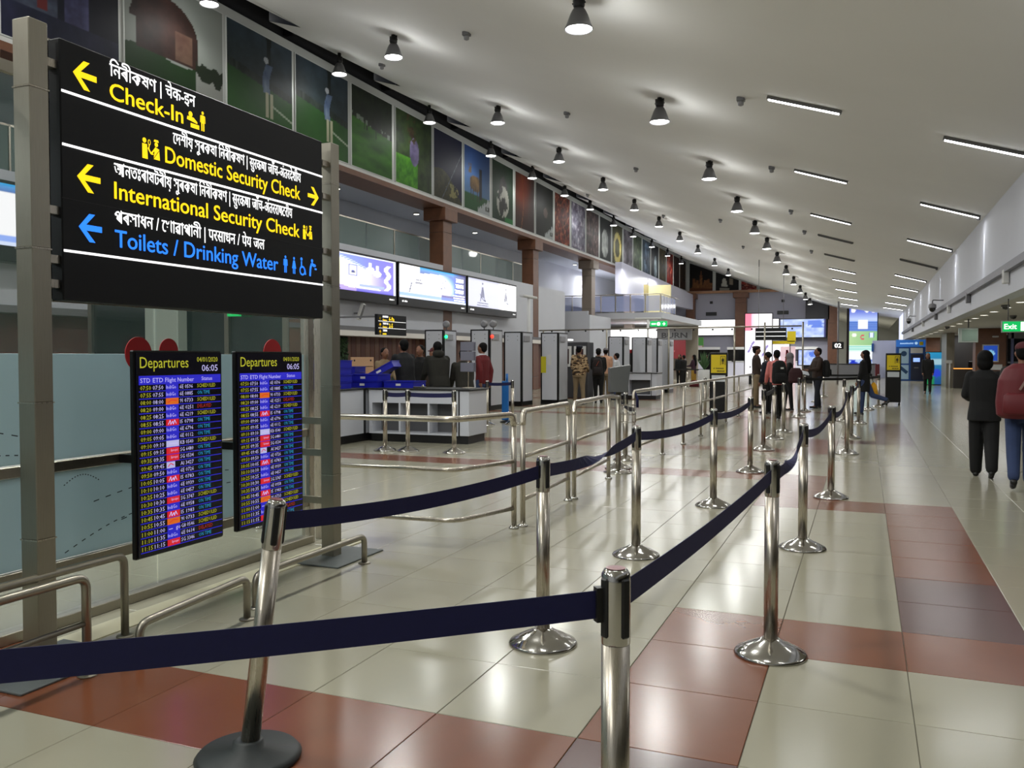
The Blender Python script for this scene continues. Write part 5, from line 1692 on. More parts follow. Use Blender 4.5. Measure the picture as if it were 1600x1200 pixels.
MB().box(-.7, -.66, 2.8, 2.84, 0, 2.6).box(-.6, 2.6, 2.8, 2.9, 0, 2.6).build('back_shutter', mat('shutter', (.30, .30, .30), .4, .5), kr)
MB().box(.1, .7, .5, .9, .97, 1.3, bev=.02).build('machine', BLACKM, kr)
MB().box(.9, 1.3, 1.2, 1.6, 1.2, 2.1, bev=.02).build('lit_display', mat('display_warm', (.95, .75, .6), emit=.7), kr)
tv = thing('hanging_monitor', 'grey blank monitor hanging from the low ceiling', 'monitor', (2.98, 30.0, 1.95))
MB().box(-.27, .27, 0, .12, 0, .45, bev=.01).build('casing', mat('tv_casing', (.60, .64, .62), .4), tv)
MB().box(-.18, .24, -.006, 0, .05, .40).build('screen', mat('tv_screen', (.48, .56, .52), .15), tv)
MB().cyl((0, .06, .45), (0, .06, .73), .02).build('hanger', GREY, tv)
ex = thing('exit_sign', 'green lit Exit sign hanging from the low ceiling at the right edge', 'exit sign', (2.85, 20.0, 2.0))
MB().box(-.27, .35, 0, .06, 0, .24, bev=.006).build('casing', mat('exit_casing', (.65, .70, .66), .5), ex)
MB().box(-.25, .33, -.004, 0, .02, .22).build('face', GRN, ex)
m = MB(); text(m, 'Exit', -.22, .07, .15, width=.22, bold=.02)
m.box(.07, .31, -.001, 0, .03, .21)
o = m.build('white_print', WHT, ex); o.location = (0, -.006, 0)
m = MB(); person_icon(m, .24, .05, .13); stroke(m, [(.12, .12), (.19, .12)], .02); o = m.build('pictogram', GRN, ex); o.location = (0, -.009, 0)
MB().cyl((-.15, .03, .24), (-.15, .03, .68), .01).build('rod', GREY, ex); MB().cyl((.25, .03, .24), (.25, .03, .68), .01).build('rod', GREY, ex)
def ad_frame(u, v):
    c = (.08, .25, .62)
    if math.hypot((u - .5) / .3, (v - .48) / .22) < 1: c = mixc((.7, .85, .9), (.2, .5, .7), speck(u, v, 96, 8, 8))
    return c
panel_thing('framed_poster', 'blue framed poster on the wood column at the right', 'poster', None, (4.78, 40.0, 1.35), 0, .5, .62, ad_frame, 14, 16, EM2, WHITE, .05, .03)
for k, (x, z, w, h) in enumerate([(5.0, .98, .42, .22), (4.86, .68, .36, .2), (5.0, .25, .3, .2)]):
    t = thing('wall_notice', 'white notice on the wood column, %s of three' % ['topmost', 'middle', 'lowest'][k], 'notice', (x, 39.98, z), group='white notices on the wood column')
    MB().box(-w / 2, w / 2, -.02, 0, 0, h).build('sheet', WHITE, t)
sw = thing('smoke_detector', 'small white oval detector on the wood column at the right', 'detector', (4.95, 39.99, 2.3))
MB().box(-.12, .12, -.05, 0, 0, .07, bev=.02).build('body', WHITE, sw)
# dark shopfront glass at the right edge
ds = thing('glass_shop', 'dark glass shop front with blue lights at the right edge', 'shop front', (6.6, 38, 0))
MB().box(-1.2, 2.5, 2, 2.1, 0, 2.6).build('glass', DARKG, ds)
for x in (-1.1, .3, 1.6): MB().box(x, x + .09, 1.85, 1.98, 0, 2.6).build('mullion', mat('mull_blue', (.36, .38, .52), .4), ds)
MB().box(-1.2, 2.5, 1.9, 1.98, 1.25, 1.32).build('rail', GREY, ds)
for (x, z) in ((-.8, 1.7), (.6, 1.72), (1.3, 1.7)): MB().box(x, x + .5, 1.94, 1.97, z, z + .03).build('blue_light', mat('blue_line', (.2, .25, .9), emit=1.5), ds)
MB().box(-1.2, 2.5, 1.85, 2.0, 2.25, 2.6).build('header', GREY, ds)
# cameras on the right wall and soffit
for k, (y, z, lab) in enumerate([(33, 3.45, 'dome camera on a bracket on the right wall, nearer one'), (50, 3.65, 'dome camera on a bracket on the right wall, farther one')]):
    t = thing('dome_camera', lab, 'camera', (2.5, y, z), group='dome cameras on the right wall')
    MB().tube(rounded([(0, 0, 0), (-.18, 0, .0), (-.34, 0, .02), (-.34, 0, -.12)], .08), .018, 8).build('arm', GREY, t)
    MB().lathe([(.03, -.10), (.12, -.14), (.13, -.24), (.125, -.26)], 18, -.34, 0).build('housing', mat('sensor_grey'), t)
    MB().lathe([(.105, -.26), (.10, -.33), (.05, -.39), (.001, -.40)], 18, -.34, 0, caps=False).build('dome', DARKG, t)
for k, (x, y) in enumerate([(2.95, 22.3), (2.95, 37), (3.9, 28)]):
    t = thing('ceiling_camera', 'small dark dome camera under the low ceiling, %s' % nth(k, 3), 'camera', (x, y, 2.68), group='dome cameras of the low ceiling')
    MB().lathe([(.09, 0), (.09, -.04), (.085, -.045)], 16).build('housing', GREY, t)
    MB().lathe([(.08, -.045), (.06, -.09), (.001, -.11)], 16, caps=False).build('dome', DARKG, t)
for k, y in enumerate([18.5, 24.8, 30.2, 35.5, 43, 52]):
    t = thing('wall_light', 'small white box fitting under the grey tray on the right wall, %s' % nth(k, 6), 'wall fitting', (2.44, y, 2.9), group='box fittings on the right wall')
    MB().box(-.05, .05, -.1, .1, -.02, .24, bev=.01).build('body', [WHITE, GREY][k % 2], t)
    MB().box(-.03, .055, -.02, .02, .24, .31).build('bracket', DGREY, t)
# tall window opening at the far end of the right wall
fw = thing('far_window', 'bright white window panes at the far end of the right wall', 'window', (2.6, 66.2, 2.7))
for k in range(3):
    MB().box(0, .05, k * 3.5, k * 3.5 + 3.4, 0, 2.6 - k * .1).build('pane', mat('window_glow', (.86, .88, 1), emit=.9), fw)
MB().box(-.05, .06, -.1, 0, -.6, 2.6).build('frame', BLACKM, fw)
# exit lights, far
for k, (x, y, z, w, lab) in enumerate([(-10.6, 47.52, 3.2, .95, 'green exit sign with white arrow hanging by the balcony corner'), (-8.6, 10.2, 2.10, .22, 'small green exit light seen through the glass under the sign'),
                                    (-11.25, 15.7, 2.3, .3, 'green exit light just left of the right steel post')]):
    t = thing('exit_light', lab, 'exit sign', (x, y, z), group=None)
    MB().box(-w / 2, w / 2, 0, .06, 0, w * .32 if k == 0 else .12, bev=.006).build('box', GRN, t)
    m = MB()
    if k == 0:
        disc(m, .0, .15, .1); arrow(m, .3, .15, .14, True); stroke(m, [(-.4, .15), (-.15, .15)], .08)
    else: stroke(m, [(-w * .25, .06), (w * .25, .06)], .05)
    o = m.build('print', WHT, t); o.location = (0, -.005, 0)
    MB().cyl((0, .03, .1), (0, .03, (3.62 if k == 0 else 2.5 if k == 1 else 2.5) - z), .01).build('rod', GREY, t)
    if k == 2: MB().box(.2, .26, .03, .09, -2.3, .1).build('post', STEEL_D, t)
bk2 = thing('counter_number', 'small black sign with white 02 on a pole, left of the screen tower', 'sign', (-1.35, 51.3, 0))
MB().cyl((.0, .05, 0), (.0, .05, 4.6), .05).build('pole', GREY, bk2)
MB().box(-.3, .3, -.05, .05, 1.95, 2.35, bev=.02).build('panel', BLACKM, bk2)
m = MB(); text(m, '02', 0, 2.03, .33, width=.34, align='C', bold=.03); o = m.build('lettering', WHT, bk2); o.location = (0, -.056, 0)
mo = thing('counter_monitor', 'lit blue and white monitor behind the brown jacket man', 'monitor', (-3.0, 52, 1.0))
MB().box(-.55, .5, 0, .1, 0, .95, bev=.01).build('casing', BLACKM, mo)
p = print_panel('print', .96, .85, 14, 12, ad_city, EM2, mo); p.location = (-.02, -.005, .05)
MB().box(-.3, .3, .02, .08, -1.0, 0).build('stand', BLACKM, mo)
rp = thing('red_standee', 'slim white and red poster stand between the queue people', 'poster stand', (-3.95, 50.5, 0))
MB().box(-.4, .4, 0, .08, 0, 2.1, bev=.01).build('panel', mat('standee_pink', (.92, .80, .84), emit=.5), rp)
m = MB(); stroke(m, [(-.1, 1.2), (-.05, 1.9), (.15, 1.3)], .1); o = m.build('print', mat('shop_red'), rp); o.location = (0, -.005, 0)
wf = thing('white_panel_box', 'white lit board behind the pink shirt man', 'light box', (-5.3, 56, .9))
MB().box(-1.0, 1.0, 0, .1, 0, 1.4, bev=.01).build('board', mat('glow_soft', (.95, .93, 1), emit=.85), wf)
MB().box(1.0, 1.06, -.02, .12, -.9, 1.45).build('frame', BLACKM, wf); MB().box(-1.06, -1.0, -.02, .12, -.9, 1.45).build('frame', BLACKM, wf)
db = thing('wall_vent', 'black rectangular vent on the far wall left of the brown column', 'vent', (-12.0, 73.96, 5.0))
MB().box(-.45, .45, -.05, .03, 0, .3).build('grille', BLACKM, db); MB().box(-.12, .12, -.05, .03, 1.0, 1.22).build('camera', BLACKM, db)
db = thing('wall_vent', 'black rectangular vent on the far wall right of the brown column', 'vent', (-6.2, 73.96, 5.0))
MB().box(-.45, .45, -.05, .03, 0, .3).build('grille', BLACKM, db); MB().box(-.12, .12, -.05, .03, 1.0, 1.22).build('camera', BLACKM, db)
far = thing('low_bench_row', 'row of grey counters and belt posts at the far end of the hall', 'counter', (0.3, 64, 0))
MB().box(-3.5, .4, 0, .6, 0, 1.0, bev=.02).build('body', GREY, far); MB().box(-3.6, .5, -.05, .65, 1.0, 1.05).build('worktop', BLACKM, far)
# unseen fill lights added to brighten the far hall, shops and balcony
for (x, y, z, p, s_) in [(-6, 66, 5.4, 420, 4), (0, 88, 5.0, 900, 8), (-8, 95, 7, 900, 8), (4.5, 47.5, 2.6, 40, 1.2), (4.6, 36, 2.6, 45, 1.2), (4.8, 56, 2.6, 60, 1.5), (-12.5, 54, 3.5, 220, 2), (-12.2, 49.5, 6.8, 200, 1.5), (-12.0, 58, 6.8, 260, 2), (-16, 55, 6.9, 260, 2), (5.0, 22, 2.6, 50, 1.5), (5, 8, 2.6, 60, 2)]:
    area('hall_fill', (x, y, z), (0, 0, 0), s_, s_, p)
for (x, y) in ((-6.8, 2.0), (-6.8, 5.5)):
    area('glass_back_fill', (x, y, 3.2), (0, 0, 0), 1.2, 1.2, 75, (.85, .97, 1))  # unseen lights added to brighten the frosted glass from behind
# dark room behind the glass partition
dk = thing('dark_glass_booth', 'dark glass office with white pillars behind the frosted partition', 'glass office', (-9.75, 10.4, 0))
MB().box(-1.8, 2.0, -.05, 0, 0, 2.5).build('glass_front', DARKG, dk)
for x in (-1.85, -.55, .9, 1.95): MB().box(x, x + .08, -.1, -.05, 0, 2.55).build('mullion', STEEL_D, dk)
MB().box(-.45, .2, -.3, -.1, 0, 2.5, bev=.01).build('pillar', mat('pillar_pale', (.62, .66, .62), .5), dk)
MB().box(-1.9, 2.05, -.15, .05, 2.5, 2.62).build('header', GREY, dk)

# ================================================================ PEOPLE
SKIN = mat('skin', (.50, .34, .26), .5)
HAIR = mat('hair_black', (.02, .018, .018), .75, spec=.2)
SHOE = mat('shoe_black', (.05, .05, .05), .4)
_tmp = bpy.data.objects.new('tmp_shape', bpy.data.meshes.new('tmp_shape')); COL.objects.link(_tmp)
_rm = _tmp.modifiers.new('r', 'REMESH'); _rm.mode = 'VOXEL'; _rm.use_smooth_shade = True
_sm = _tmp.modifiers.new('s', 'SMOOTH'); _sm.factor = .5; _sm.iterations = 3

def fuse(mb, name, m, vox, parent, extra=None, iters=3):
    """union of overlapping closed shapes grown into one continuous skin"""
    me = bpy.data.meshes.new('t'); me.from_pydata(mb.v, [], mb.f); me.update()
    bm = bmesh.new(); bm.from_mesh(me); bmesh.ops.recalc_face_normals(bm, faces=bm.faces); bm.to_mesh(me); bm.free()
    old = _tmp.data; _tmp.data = me; bpy.data.meshes.remove(old)
    _rm.voxel_size = vox; _sm.iterations = iters
    dg = bpy.context.evaluated_depsgraph_get()
    out = bpy.data.meshes.new_from_object(_tmp.evaluated_get(dg))
    out.materials.clear()
    if extra is not None:
        bm = bmesh.new(); bm.from_mesh(out)
        vs = [bm.verts.new(v) for v in extra.v]
        for f in extra.f:
            try: bm.faces.new([vs[i] for i in f]).smooth = True
            except ValueError: pass
        bm.to_mesh(out); bm.free()
    out.name = name
    return link(name, out, m, parent)

def capsule(mb, p0, p1, r0, r1, n=10, fl=1.0):
    p0, p1 = Vector(p0), Vector(p1)
    d = p1 - p0; L = max(d.length, 1e-4)
    M = Matrix.Translation(p0) @ d.to_track_quat('Z', 'Y').to_matrix().to_4x4()
    prof = []
    for k in range(5):
        a = -PI / 2 + k * PI / 8
        prof.append((max(r0 * math.cos(a), 1e-4), r0 * math.sin(a)))
    prof.append((r0, 0)); 
    for k in range(5):
        a = k * PI / 8
        prof.append((max(r1 * math.cos(a), 1e-4), L + r1 * math.sin(a)))
    prof.append((1e-4, L + r1))
    mb.lathe(prof, n, M=M)

def ball(mb, c, rx, ry, rz, n=14, M=None):
    prof = [(max(math.sin(PI * k / 10), 1e-3), -math.cos(PI * k / 10)) for k in range(11)]
    mb.lathe(prof, n, M=(M or Matrix.Identity(4)) @ Matrix.Translation(c) @ Matrix.Diagonal((rx, ry, rz, 1)))

def loft(mb, rings, n=18, M=None):
    """rings: (z, rx, ry, yoff)"""
    vs, fs = [], []
    for (z, rx, ry, yo) in rings:
        for i in range(n):
            a = 2 * PI * i / n
            ca, sa = math.cos(a), math.sin(a)
            vs.append((rx * abs(ca) ** .8 * (1 if ca > 0 else -1), yo + ry * abs(sa) ** .8 * (1 if sa > 0 else -1), z))
    for j in range(len(rings) - 1):
        for i in range(n):
            fs.append((j * n + i, j * n + (i + 1) % n, (j + 1) * n + (i + 1) % n, (j + 1) * n + i))
    fs.append(tuple(range(n))[::-1]); t = (len(rings) - 1) * n; fs.append(tuple(t + i for i in range(n)))
    mb.add(vs, fs, 0, True, M)

def person(label, x, y, rz, h, top, legs_m, lean=0.0, legs=((.0, .0), (.0, .0)), arms=((.1, .12, .25), (.1, .12, .25)),
           hair='short', hat=None, skin=SKIN, wide=1.0, hem=.86, coat_flare=.0, vox=.016, face=False, head=(0, 0), scarf=None, shoe=SHOE, leg_w=1.0, sleeve_m=None, spread=.0):
    t = thing('person', label, 'person', (x, y, 0), rz)
    s = h / 1.75
    SC = Matrix.Diagonal((s, s, s, 1))
    hipz = .92
    J = {}
    lows = []
    for k, (a, kn) in enumerate(legs):
        sx = -1 if k == 0 else 1
        hip = Vector((sx * .09, 0, hipz - .02))
        sp = spread * sx
        kd = Vector((sp, math.sin(a), -math.cos(a))).normalized()
        knee = hip + kd * .42
        b_ = a - kn
        ad_ = Vector((sp, math.sin(b_), -math.cos(b_))).normalized()
        ank = knee + ad_ * .42
        J['leg', k] = (hip, knee, ank, b_)
        lows.append(ank.z)
    dz = .075 - min(lows)
    UP = Matrix.Translation((0, 0, dz)) 
    RT = SC @ UP @ Matrix.Translation((0, 0, hipz)) @ Matrix.Rotation(-lean, 4, 'X') @ Matrix.Translation((0, 0, -hipz))
    BT = SC @ UP
    hy, hp = head
    HM = RT @ Matrix.Translation((0, 0, 1.52)) @ Matrix.Rotation(lean * .5 - hp, 4, 'X') @ Matrix.Rotation(hy, 4, 'Z') @ Matrix.Translation((0, 0, -1.52))
    hc = (0, .015, 1.635)
    hd = HM
    body = MB()
    loft(body, [(.84, .13, .09, 0), (.95, .155, .105, 0), (1.08, .13, .09, 0), (1.25, .15, .10, 0), (1.38, .165, .095, -.005), (1.45, .12, .07, -.01), (1.49, .06, .055, -.01)], M=RT)
    q = MB(); capsule(q, (0, -.012, 1.42), (0, .0, 1.56), .058, .052); body.add(q.v, q.f, M=RT)
    ball(body, hc, .078, .097, .118, M=hd); ball(body, (0, .045, 1.575), .052, .055, .05, M=hd)
    ball(body, (0, .112, 1.62), .013, .018, .024, n=8, M=hd)
    for sx in (-1, 1): ball(body, (sx * .08, .0, 1.625), .012, .022, .032, n=8, M=hd)
    for k in (0, 1):
        hip, knee, ank, b_ = [BT @ v if isinstance(v, Vector) else v for v in J['leg', k]]
        capsule(body, hip, knee, .075 * s, .05 * s); capsule(body, knee, ank, .05 * s, .034 * s)
        toe = ank + Vector((0, math.cos(b_ * .6), math.sin(b_ * .6) * 1.0 - .0)).normalized() * .14 * s
        toe.z = max(toe.z - .035 * s, .02 * s) if b_ > -.25 else ank.z - .10 * s
        capsule(body, ank, toe, .034 * s, .026 * s)
        J['foot', k] = (ank, toe)
        J['legw', k] = (hip, knee, ank)
    hands = MB()
    for k in (0, 1):
        sx = -1 if k == 0 else 1
        fw_, out, el = arms[k]
        sh = Vector((sx * .175, -.005, 1.41))
        ud = Vector((sx * math.sin(out), math.sin(fw_) * math.cos(out), -math.cos(fw_) * math.cos(out)))
        elb = sh + ud * .28
        inn = -sx * min(el, 1.2) * .28
        fd = Vector((sx * math.sin(out) * .4 + inn, math.sin(fw_ + el), -math.cos(fw_ + el))).normalized()
        wr_ = elb + fd * .25
        P0, P1, P2, P3 = RT @ sh, RT @ elb, RT @ wr_, RT @ (wr_ + fd * .075)
        capsule(body, P0, P1, .048 * s, .038 * s); capsule(body, P1, P2, .037 * s, .025 * s)
        capsule(body, P2, P3, .024 * s, .030 * s)
        J['arm', k] = (P0, P1, P2)
        fdir = (P3 - P2).normalized(); side = Vector((0, 0, 1)).cross(fdir)
        side = side.normalized() if side.length > .1 else Vector((0, 1, 0))
        if abs(fdir.z) > .8: side = Vector((0, 1, 0))
        nor = fdir.cross(side)
        if nor.x * sx > 0: nor = -nor
        for f in range(4):
            b0 = P3 + side * (.021 - .014 * f) * s
            L_ = (.038, .043, .040, .031)[f] * s
            b1 = b0 + (fdir * .95 + nor * .25).normalized() * L_
            b2 = b1 + (fdir * .65 + nor * .75).normalized() * L_ * .8
            capsule(hands, b0, b1, .0085 * s, .008 * s, 6); capsule(hands, b1, b2, .008 * s, .0065 * s, 6)
        th0 = P2 + fdir * .02 * s + side * .02 * s
        th1 = th0 + (fdir * .6 + side * .7).normalized() * .038 * s
        capsule(hands, th0, th1, .011 * s, .009 * s, 6); capsule(hands, th1, th1 + (fdir * .9 + nor * .3).normalized() * .028 * s, .009 * s, .007 * s, 6)
    fuse(body, 'body', skin, vox * .8, t, hands, 2)
    # clothes
    w = wide
    tr = MB()
    loft(tr, [(.80, .155 * w, .115 * w, 0), (.92, .17 * w, .125 * w, 0), (1.02, .15 * w, .11 * w, 0)], M=RT)
    for k in (0, 1):
        hip, knee, ank = J['legw', k]
        capsule(tr, hip, knee, .098 * s * w, .072 * s * leg_w); capsule(tr, knee, ank + (knee - ank) * .05, .072 * s * leg_w, .058 * s * leg_w)
    fuse(tr, 'trousers', legs_m, vox, t, iters=3)
    jk = MB()
    fl_ = coat_flare
    loft(jk, [(hem, (.165 + fl_) * w, (.125 + fl_) * w, 0), (min(hem + .1, .97), (.168 + fl_ * .7) * w, (.128 + fl_ * .6) * w, 0), (1.06, .165 * w, .12 * w, 0), (1.25, .182 * w, .128 * w, 0),
              (1.38, .19 * w, .118 * w, -.005), (1.45, .135 * w, .09, -.01), (1.50, .075, .072, -.008)], M=RT)
    for k in (0, 1):
        P0, P1, P2 = J['arm', k]
        capsule(jk, P0, P1, .066 * s * w, .054 * s * w); capsule(jk, P1, P2 + (P1 - P2) * .05, .054 * s * w, .044 * s * w)
    fuse(jk, 'jacket', top, vox, t, iters=3)
    for k in (0, 1):
        ank, toe = J['foot', k]
        m = MB(); heel = ank + (ank - toe).normalized() * .03 * s; heel.z = ank.z - .045 * s
        tt = toe + (toe - ank).normalized() * .03 * s
        capsule(m, heel, tt, .040 * s, .034 * s, 12); capsule(m, ank + Vector((0, 0, .0)), ank + (toe - ank) * .2 - Vector((0, 0, .02)), .045 * s, .04 * s, 10)
        m.v = [(a, b2, max(c, .002)) for a, b2, c in m.v]
        m.build('shoe', shoe, t)
    # hair / headwear
    if hair == 'short':
        m = MB(); ball(m, (0, -.02, 1.672), .087, .102, .096, M=hd); ball(m, (0, -.045, 1.63), .08, .068, .085, M=hd); fuse(m, 'hair', HAIR, .012, t, iters=2)
    elif hair == 'bob':
        m = MB(); ball(m, (0, -.02, 1.66), .105, .115, .115, M=hd); ball(m, (0, -.045, 1.58), .105, .085, .10, M=hd); fuse(m, 'hair', HAIR, .012, t, iters=2)
    elif hair == 'long':
        m = MB(); ball(m, (0, -.03, 1.667), .092, .108, .10, M=hd)
        loft(m, [(1.12, .05, .03, -.12), (1.25, .10, .05, -.125), (1.45, .11, .07, -.09), (1.66, .09, .08, -.03)], M=hd); fuse(m, 'hair', HAIR, .013, t, iters=3)
    elif hair == 'bun':
        m = MB(); ball(m, (0, -.012, 1.665), .088, .105, .10, M=hd); ball(m, (0, -.11, 1.66), .04, .04, .04, M=hd); fuse(m, 'hair', HAIR, .012, t, iters=2)
    if hat:
        kind_, hm = hat
        m = MB()
        if kind_ == 'beret': ball(m, (0.01, -.01, 1.725), .105, .125, .045, M=hd); ball(m, (0, .0, 1.70), .088, .108, .035, M=hd)
        elif kind_ == 'cap': ball(m, (0, -.01, 1.695), .092, .112, .075, M=hd); ball(m, (0, .10, 1.685), .06, .07, .014, M=hd)
        elif kind_ == 'hood':
            ball(m, (0, -.02, 1.645), .115, .125, .135, M=hd); loft(m, [(1.38, .15, .12, -.02), (1.46, .13, .11, -.02), (1.58, .10, .10, -.03)], M=hd)
        elif kind_ == 'fold': ball(m, (0, -.09, 1.50), .12, .085, .085, M=RT)
        fuse(m, 'headwear' if kind_ != 'fold' else 'hood', hm, .013, t, iters=2)
    if scarf:
        m = MB(); loft(m, [(1.40, .13, .11, .01), (1.46, .10, .10, .01), (1.52, .075, .08, .005)], M=RT); m.build('collar', scarf, t)
    if face:
        m = MB()
        for sx in (-1, 1):
            ball(m, (sx * .031, .094, 1.645), .013, .008, .007, n=8, M=hd); ball(m, (sx * .033, .095, 1.667), .018, .007, .004, n=8, M=hd)
        ball(m, (0, .098, 1.572), .022, .008, .005, n=8, M=hd)
        m.build('face_features', mat('feature_dark', (.14, .07, .06), .5), t)['kind'] = 'stuff'
    return t, RT

def cloth(name, rgb, n=.15):
    return mat('cloth_' + name, rgb, .85, noise=n, nscale=14, bump=.15)
def camo():
    m = mat('cloth_camo', (.5, .42, .3), .85, noise=.01)
    n, l = m.node_tree.nodes, m.node_tree.links
    nz = n.new('ShaderNodeTexNoise'); nz.inputs['Scale'].default_value = 5; nz.inputs['Detail'].default_value = 2
    tc = n.new('ShaderNodeTexCoord'); mp = n.new('ShaderNodeMapping'); mp.inputs['Scale'].default_value = (1, 1, 2.6)
    l.new(tc.outputs['Object'], mp.inputs[0]); l.new(mp.outputs[0], nz.inputs[0])
    cr = n.new('ShaderNodeValToRGB'); cr.color_ramp.interpolation = 'CONSTANT'
    e = cr.color_ramp.elements
    e[0].position = 0; e[0].color = lin((.16, .11, .08)) + (1,)
    e[1].position = .45; e[1].color = lin((.42, .32, .20)) + (1,)
    q = e.new(.52); q.color = lin((.70, .60, .46)) + (1,)
    q = e.new(.63); q.color = lin((.28, .20, .13)) + (1,)
    l.new(nz.outputs[0], cr.inputs[0]); l.new(cr.outputs[0], n['Principled BSDF'].inputs['Base Color'])
    return m
BK, NAVY, KHAKI = cloth('black', (.022, .022, .026)), cloth('navy', (.10, .11, .16)), cloth('khaki', (.50, .43, .33))
BROWN, OLIVE, DENIM = cloth('brown', (.20, .14, .11)), cloth('olive', (.10, .095, .065)), cloth('denim', (.16, .22, .36))
PINK, RED, PEACH, WHT_C = cloth('pink', (.82, .48, .46)), cloth('red', (.38, .08, .10)), cloth('peach', (.80, .62, .50)), cloth('white', (.75, .76, .78))
CHAR, DGRN = cloth('charcoal', (.06, .065, .08)), cloth('dark_green', (.09, .11, .08))
GREYH = cloth('grey', (.45, .43, .44))

def rucksack(label, t_loc, rz, w, d, h, m, z, strap=BK, pocket=True, stripe=None, tilt=0.0):
    t = thing('backpack', label, 'backpack', (t_loc[0], t_loc[1], z), rz)
    k = MB()
    loft(k, [(0, w * .38, d * .35, 0), (h * .06, w * .48, d * .47, 0), (h * .3, w * .5, d * .5, 0), (h * .7, w * .46, d * .45, 0), (h * .9, w * .36, d * .36, 0), (h, w * .2, d * .2, 0)], M=Matrix.Rotation(tilt, 4, 'X'))
    fuse(k, 'bag', m, .014, t, iters=4)
    if pocket:
        p = MB(); loft(p, [(h * .08, w * .32, .03, -d * .46), (h * .12, w * .38, .045, -d * .47), (h * .42, w * .36, .045, -d * .46), (h * .47, w * .30, .02, -d * .44)]); p.build('pocket', m, t)
    for sx in (-1, 1):
        MB().tube(rounded([(sx * w * .25, d * .3, h * .85), (sx * w * .3, d * .62, h * .9), (sx * w * .33, d * .75, h * .5), (sx * w * .3, d * .35, h * .12)], .08), .013, 8).build('strap', strap, t)
    if stripe:
        MB().box(-w * .16, -w * .12, -d * .56, -d * .40, h * .3, h * .62, M=Matrix.Rotation(.5, 4, 'Y') @ Matrix.Translation((-.12, 0, .08))).build('reflective_strip', stripe, t)
    return t

W = math.radians
# walking pair at the right
person('woman in black coat and wide black trousers walking away at the right', 1.40, 12.2, W(-4), 1.56, BK, BK, legs=((.12, .05), (-.22, .30)),
       arms=((.15, .22, 1.15), (.05, .12, .3)), hair='bob', wide=1.10, hem=.78, coat_flare=.03, vox=.012, leg_w=1.35)
person('person in dark green jacket and jeans with red backpack, at the right edge', 1.68, 11.3, W(-6), 1.66, DGRN, DENIM, legs=((-.30, .35), (.22, .05)),
       arms=((.3, .15, .6), (.0, .12, .3)), hair='short', hat=('cap', cloth('maroon_cap', (.30, .10, .12))), vox=.012, leg_w=1.12)
rucksack('big red backpack worn by the person at the right edge', (1.66, 11.08), W(-6), .56, .34, .62, mat('bag_red', (.36, .04, .08), .6, noise=.15, nscale=6), .81, stripe=mat('reflector', (.55, .45, .42), .3), tilt=0)
person('woman in long black coat walking toward the camera, far right', 2.43, 39.2, W(178), 1.66, BK, BK, legs=((.16, .02), (-.2, .25)), hair='long', face=True, hem=.62, coat_flare=.03, vox=.014)
person('woman with long black hair and yellow tunic walking left, one foot lifted', .02, 24.2, W(68), 1.66, BK, DENIM, legs=((.05, .0), (-.45, .85)), hair='long', hem=.62, coat_flare=.02, vox=.013)
ty = thing('yellow_tunic_bag', 'yellow cloth bag hanging behind the woman with long black hair', 'bag', (.24, 24.32, .48))
k = MB(); loft(k, [(0, .08, .05, 0), (.05, .11, .07, 0), (.28, .08, .05, 0), (.36, .03, .02, 0)]); k.build('bag', cloth('yellow', (.85, .62, .10)), ty)
MB().tube([(0, 0, .34), (-.12, -.05, .75), (-.16, -.1, .98)], .008, 6).build('strap', BK, ty)
person('man in brown jacket and dark trousers holding papers, facing left', -1.25, 26.7, W(118), 1.76, BROWN, NAVY, legs=((.18, .05), (-.16, .05)), arms=((.35, .12, 1.1), (.45, .12, .9)),
       hair='short', face=True, spread=.12, vox=.013, wide=1.06)
rucksack('black backpack on the back of the brown jacket man', (-1.02, 26.62), W(118), .34, .2, .5, BK, .92)
pa = thing('papers', 'white papers held by the man in the brown jacket', 'papers', (-1.62, 26.40, 1.04)); pa.rotation_euler = (.5, .2, .4)
MB().box(-.14, .14, -.1, .1, 0, .006).box(-.12, .15, -.08, .11, .008, .014).build('sheets', mat('paper'), pa)
person('man in pink shirt and black trousers seen from behind, with black backpack', -1.93, 21.6, W(22), 1.66, PINK, BK, lean=.08, legs=((-.22, .35), (.16, .05)), arms=((.2, .2, .6), (.2, .12, .5)), hair='short', vox=.012, wide=1.08)
rp_ = rucksack('black backpack with small white mark on the pink shirt man', (-1.86, 21.40), W(22), .36, .22, .56, BK, .86)
MB().box(-.02, .05, -.165, -.155, .36, .40).build('white_mark', WHITE, rp_)
person('person in pale headscarf and dark shawl behind the pink shirt man', -1.95, 25.4, W(100), 1.60, BK, BK, legs=((-.1, 0), (.2, .1)), hair=None, hat=('hood', GREYH), arms=((.4, .1, 1.2), (.4, .1, 1.2)))
bg_ = thing('shoulder_bag', 'dark maroon bag carried beside the pale headscarf', 'bag', (-1.75, 25.1, .78), .3)
k = MB(); loft(k, [(0, .16, .08, 0), (.05, .2, .1, 0), (.3, .19, .09, 0), (.42, .12, .05, 0)]); fuse(k, 'bag', cloth('maroon_bag', (.20, .09, .10)), .014, bg_)
person('dark haired person hidden behind the pink shirt man', -2.35, 23.6, W(60), 1.62, NAVY, BK, hair='bun')
person('guard in beret, brown jumper and khaki trousers facing right', -2.95, 26.4, W(-78), 1.80, BROWN, KHAKI, legs=((.04, 0), (-.06, .03)), arms=((.1, .1, .3), (.35, .05, 1.15)), hair='short', hat=('beret', cloth('beret', (.18, .10, .10))), face=True, vox=.013)
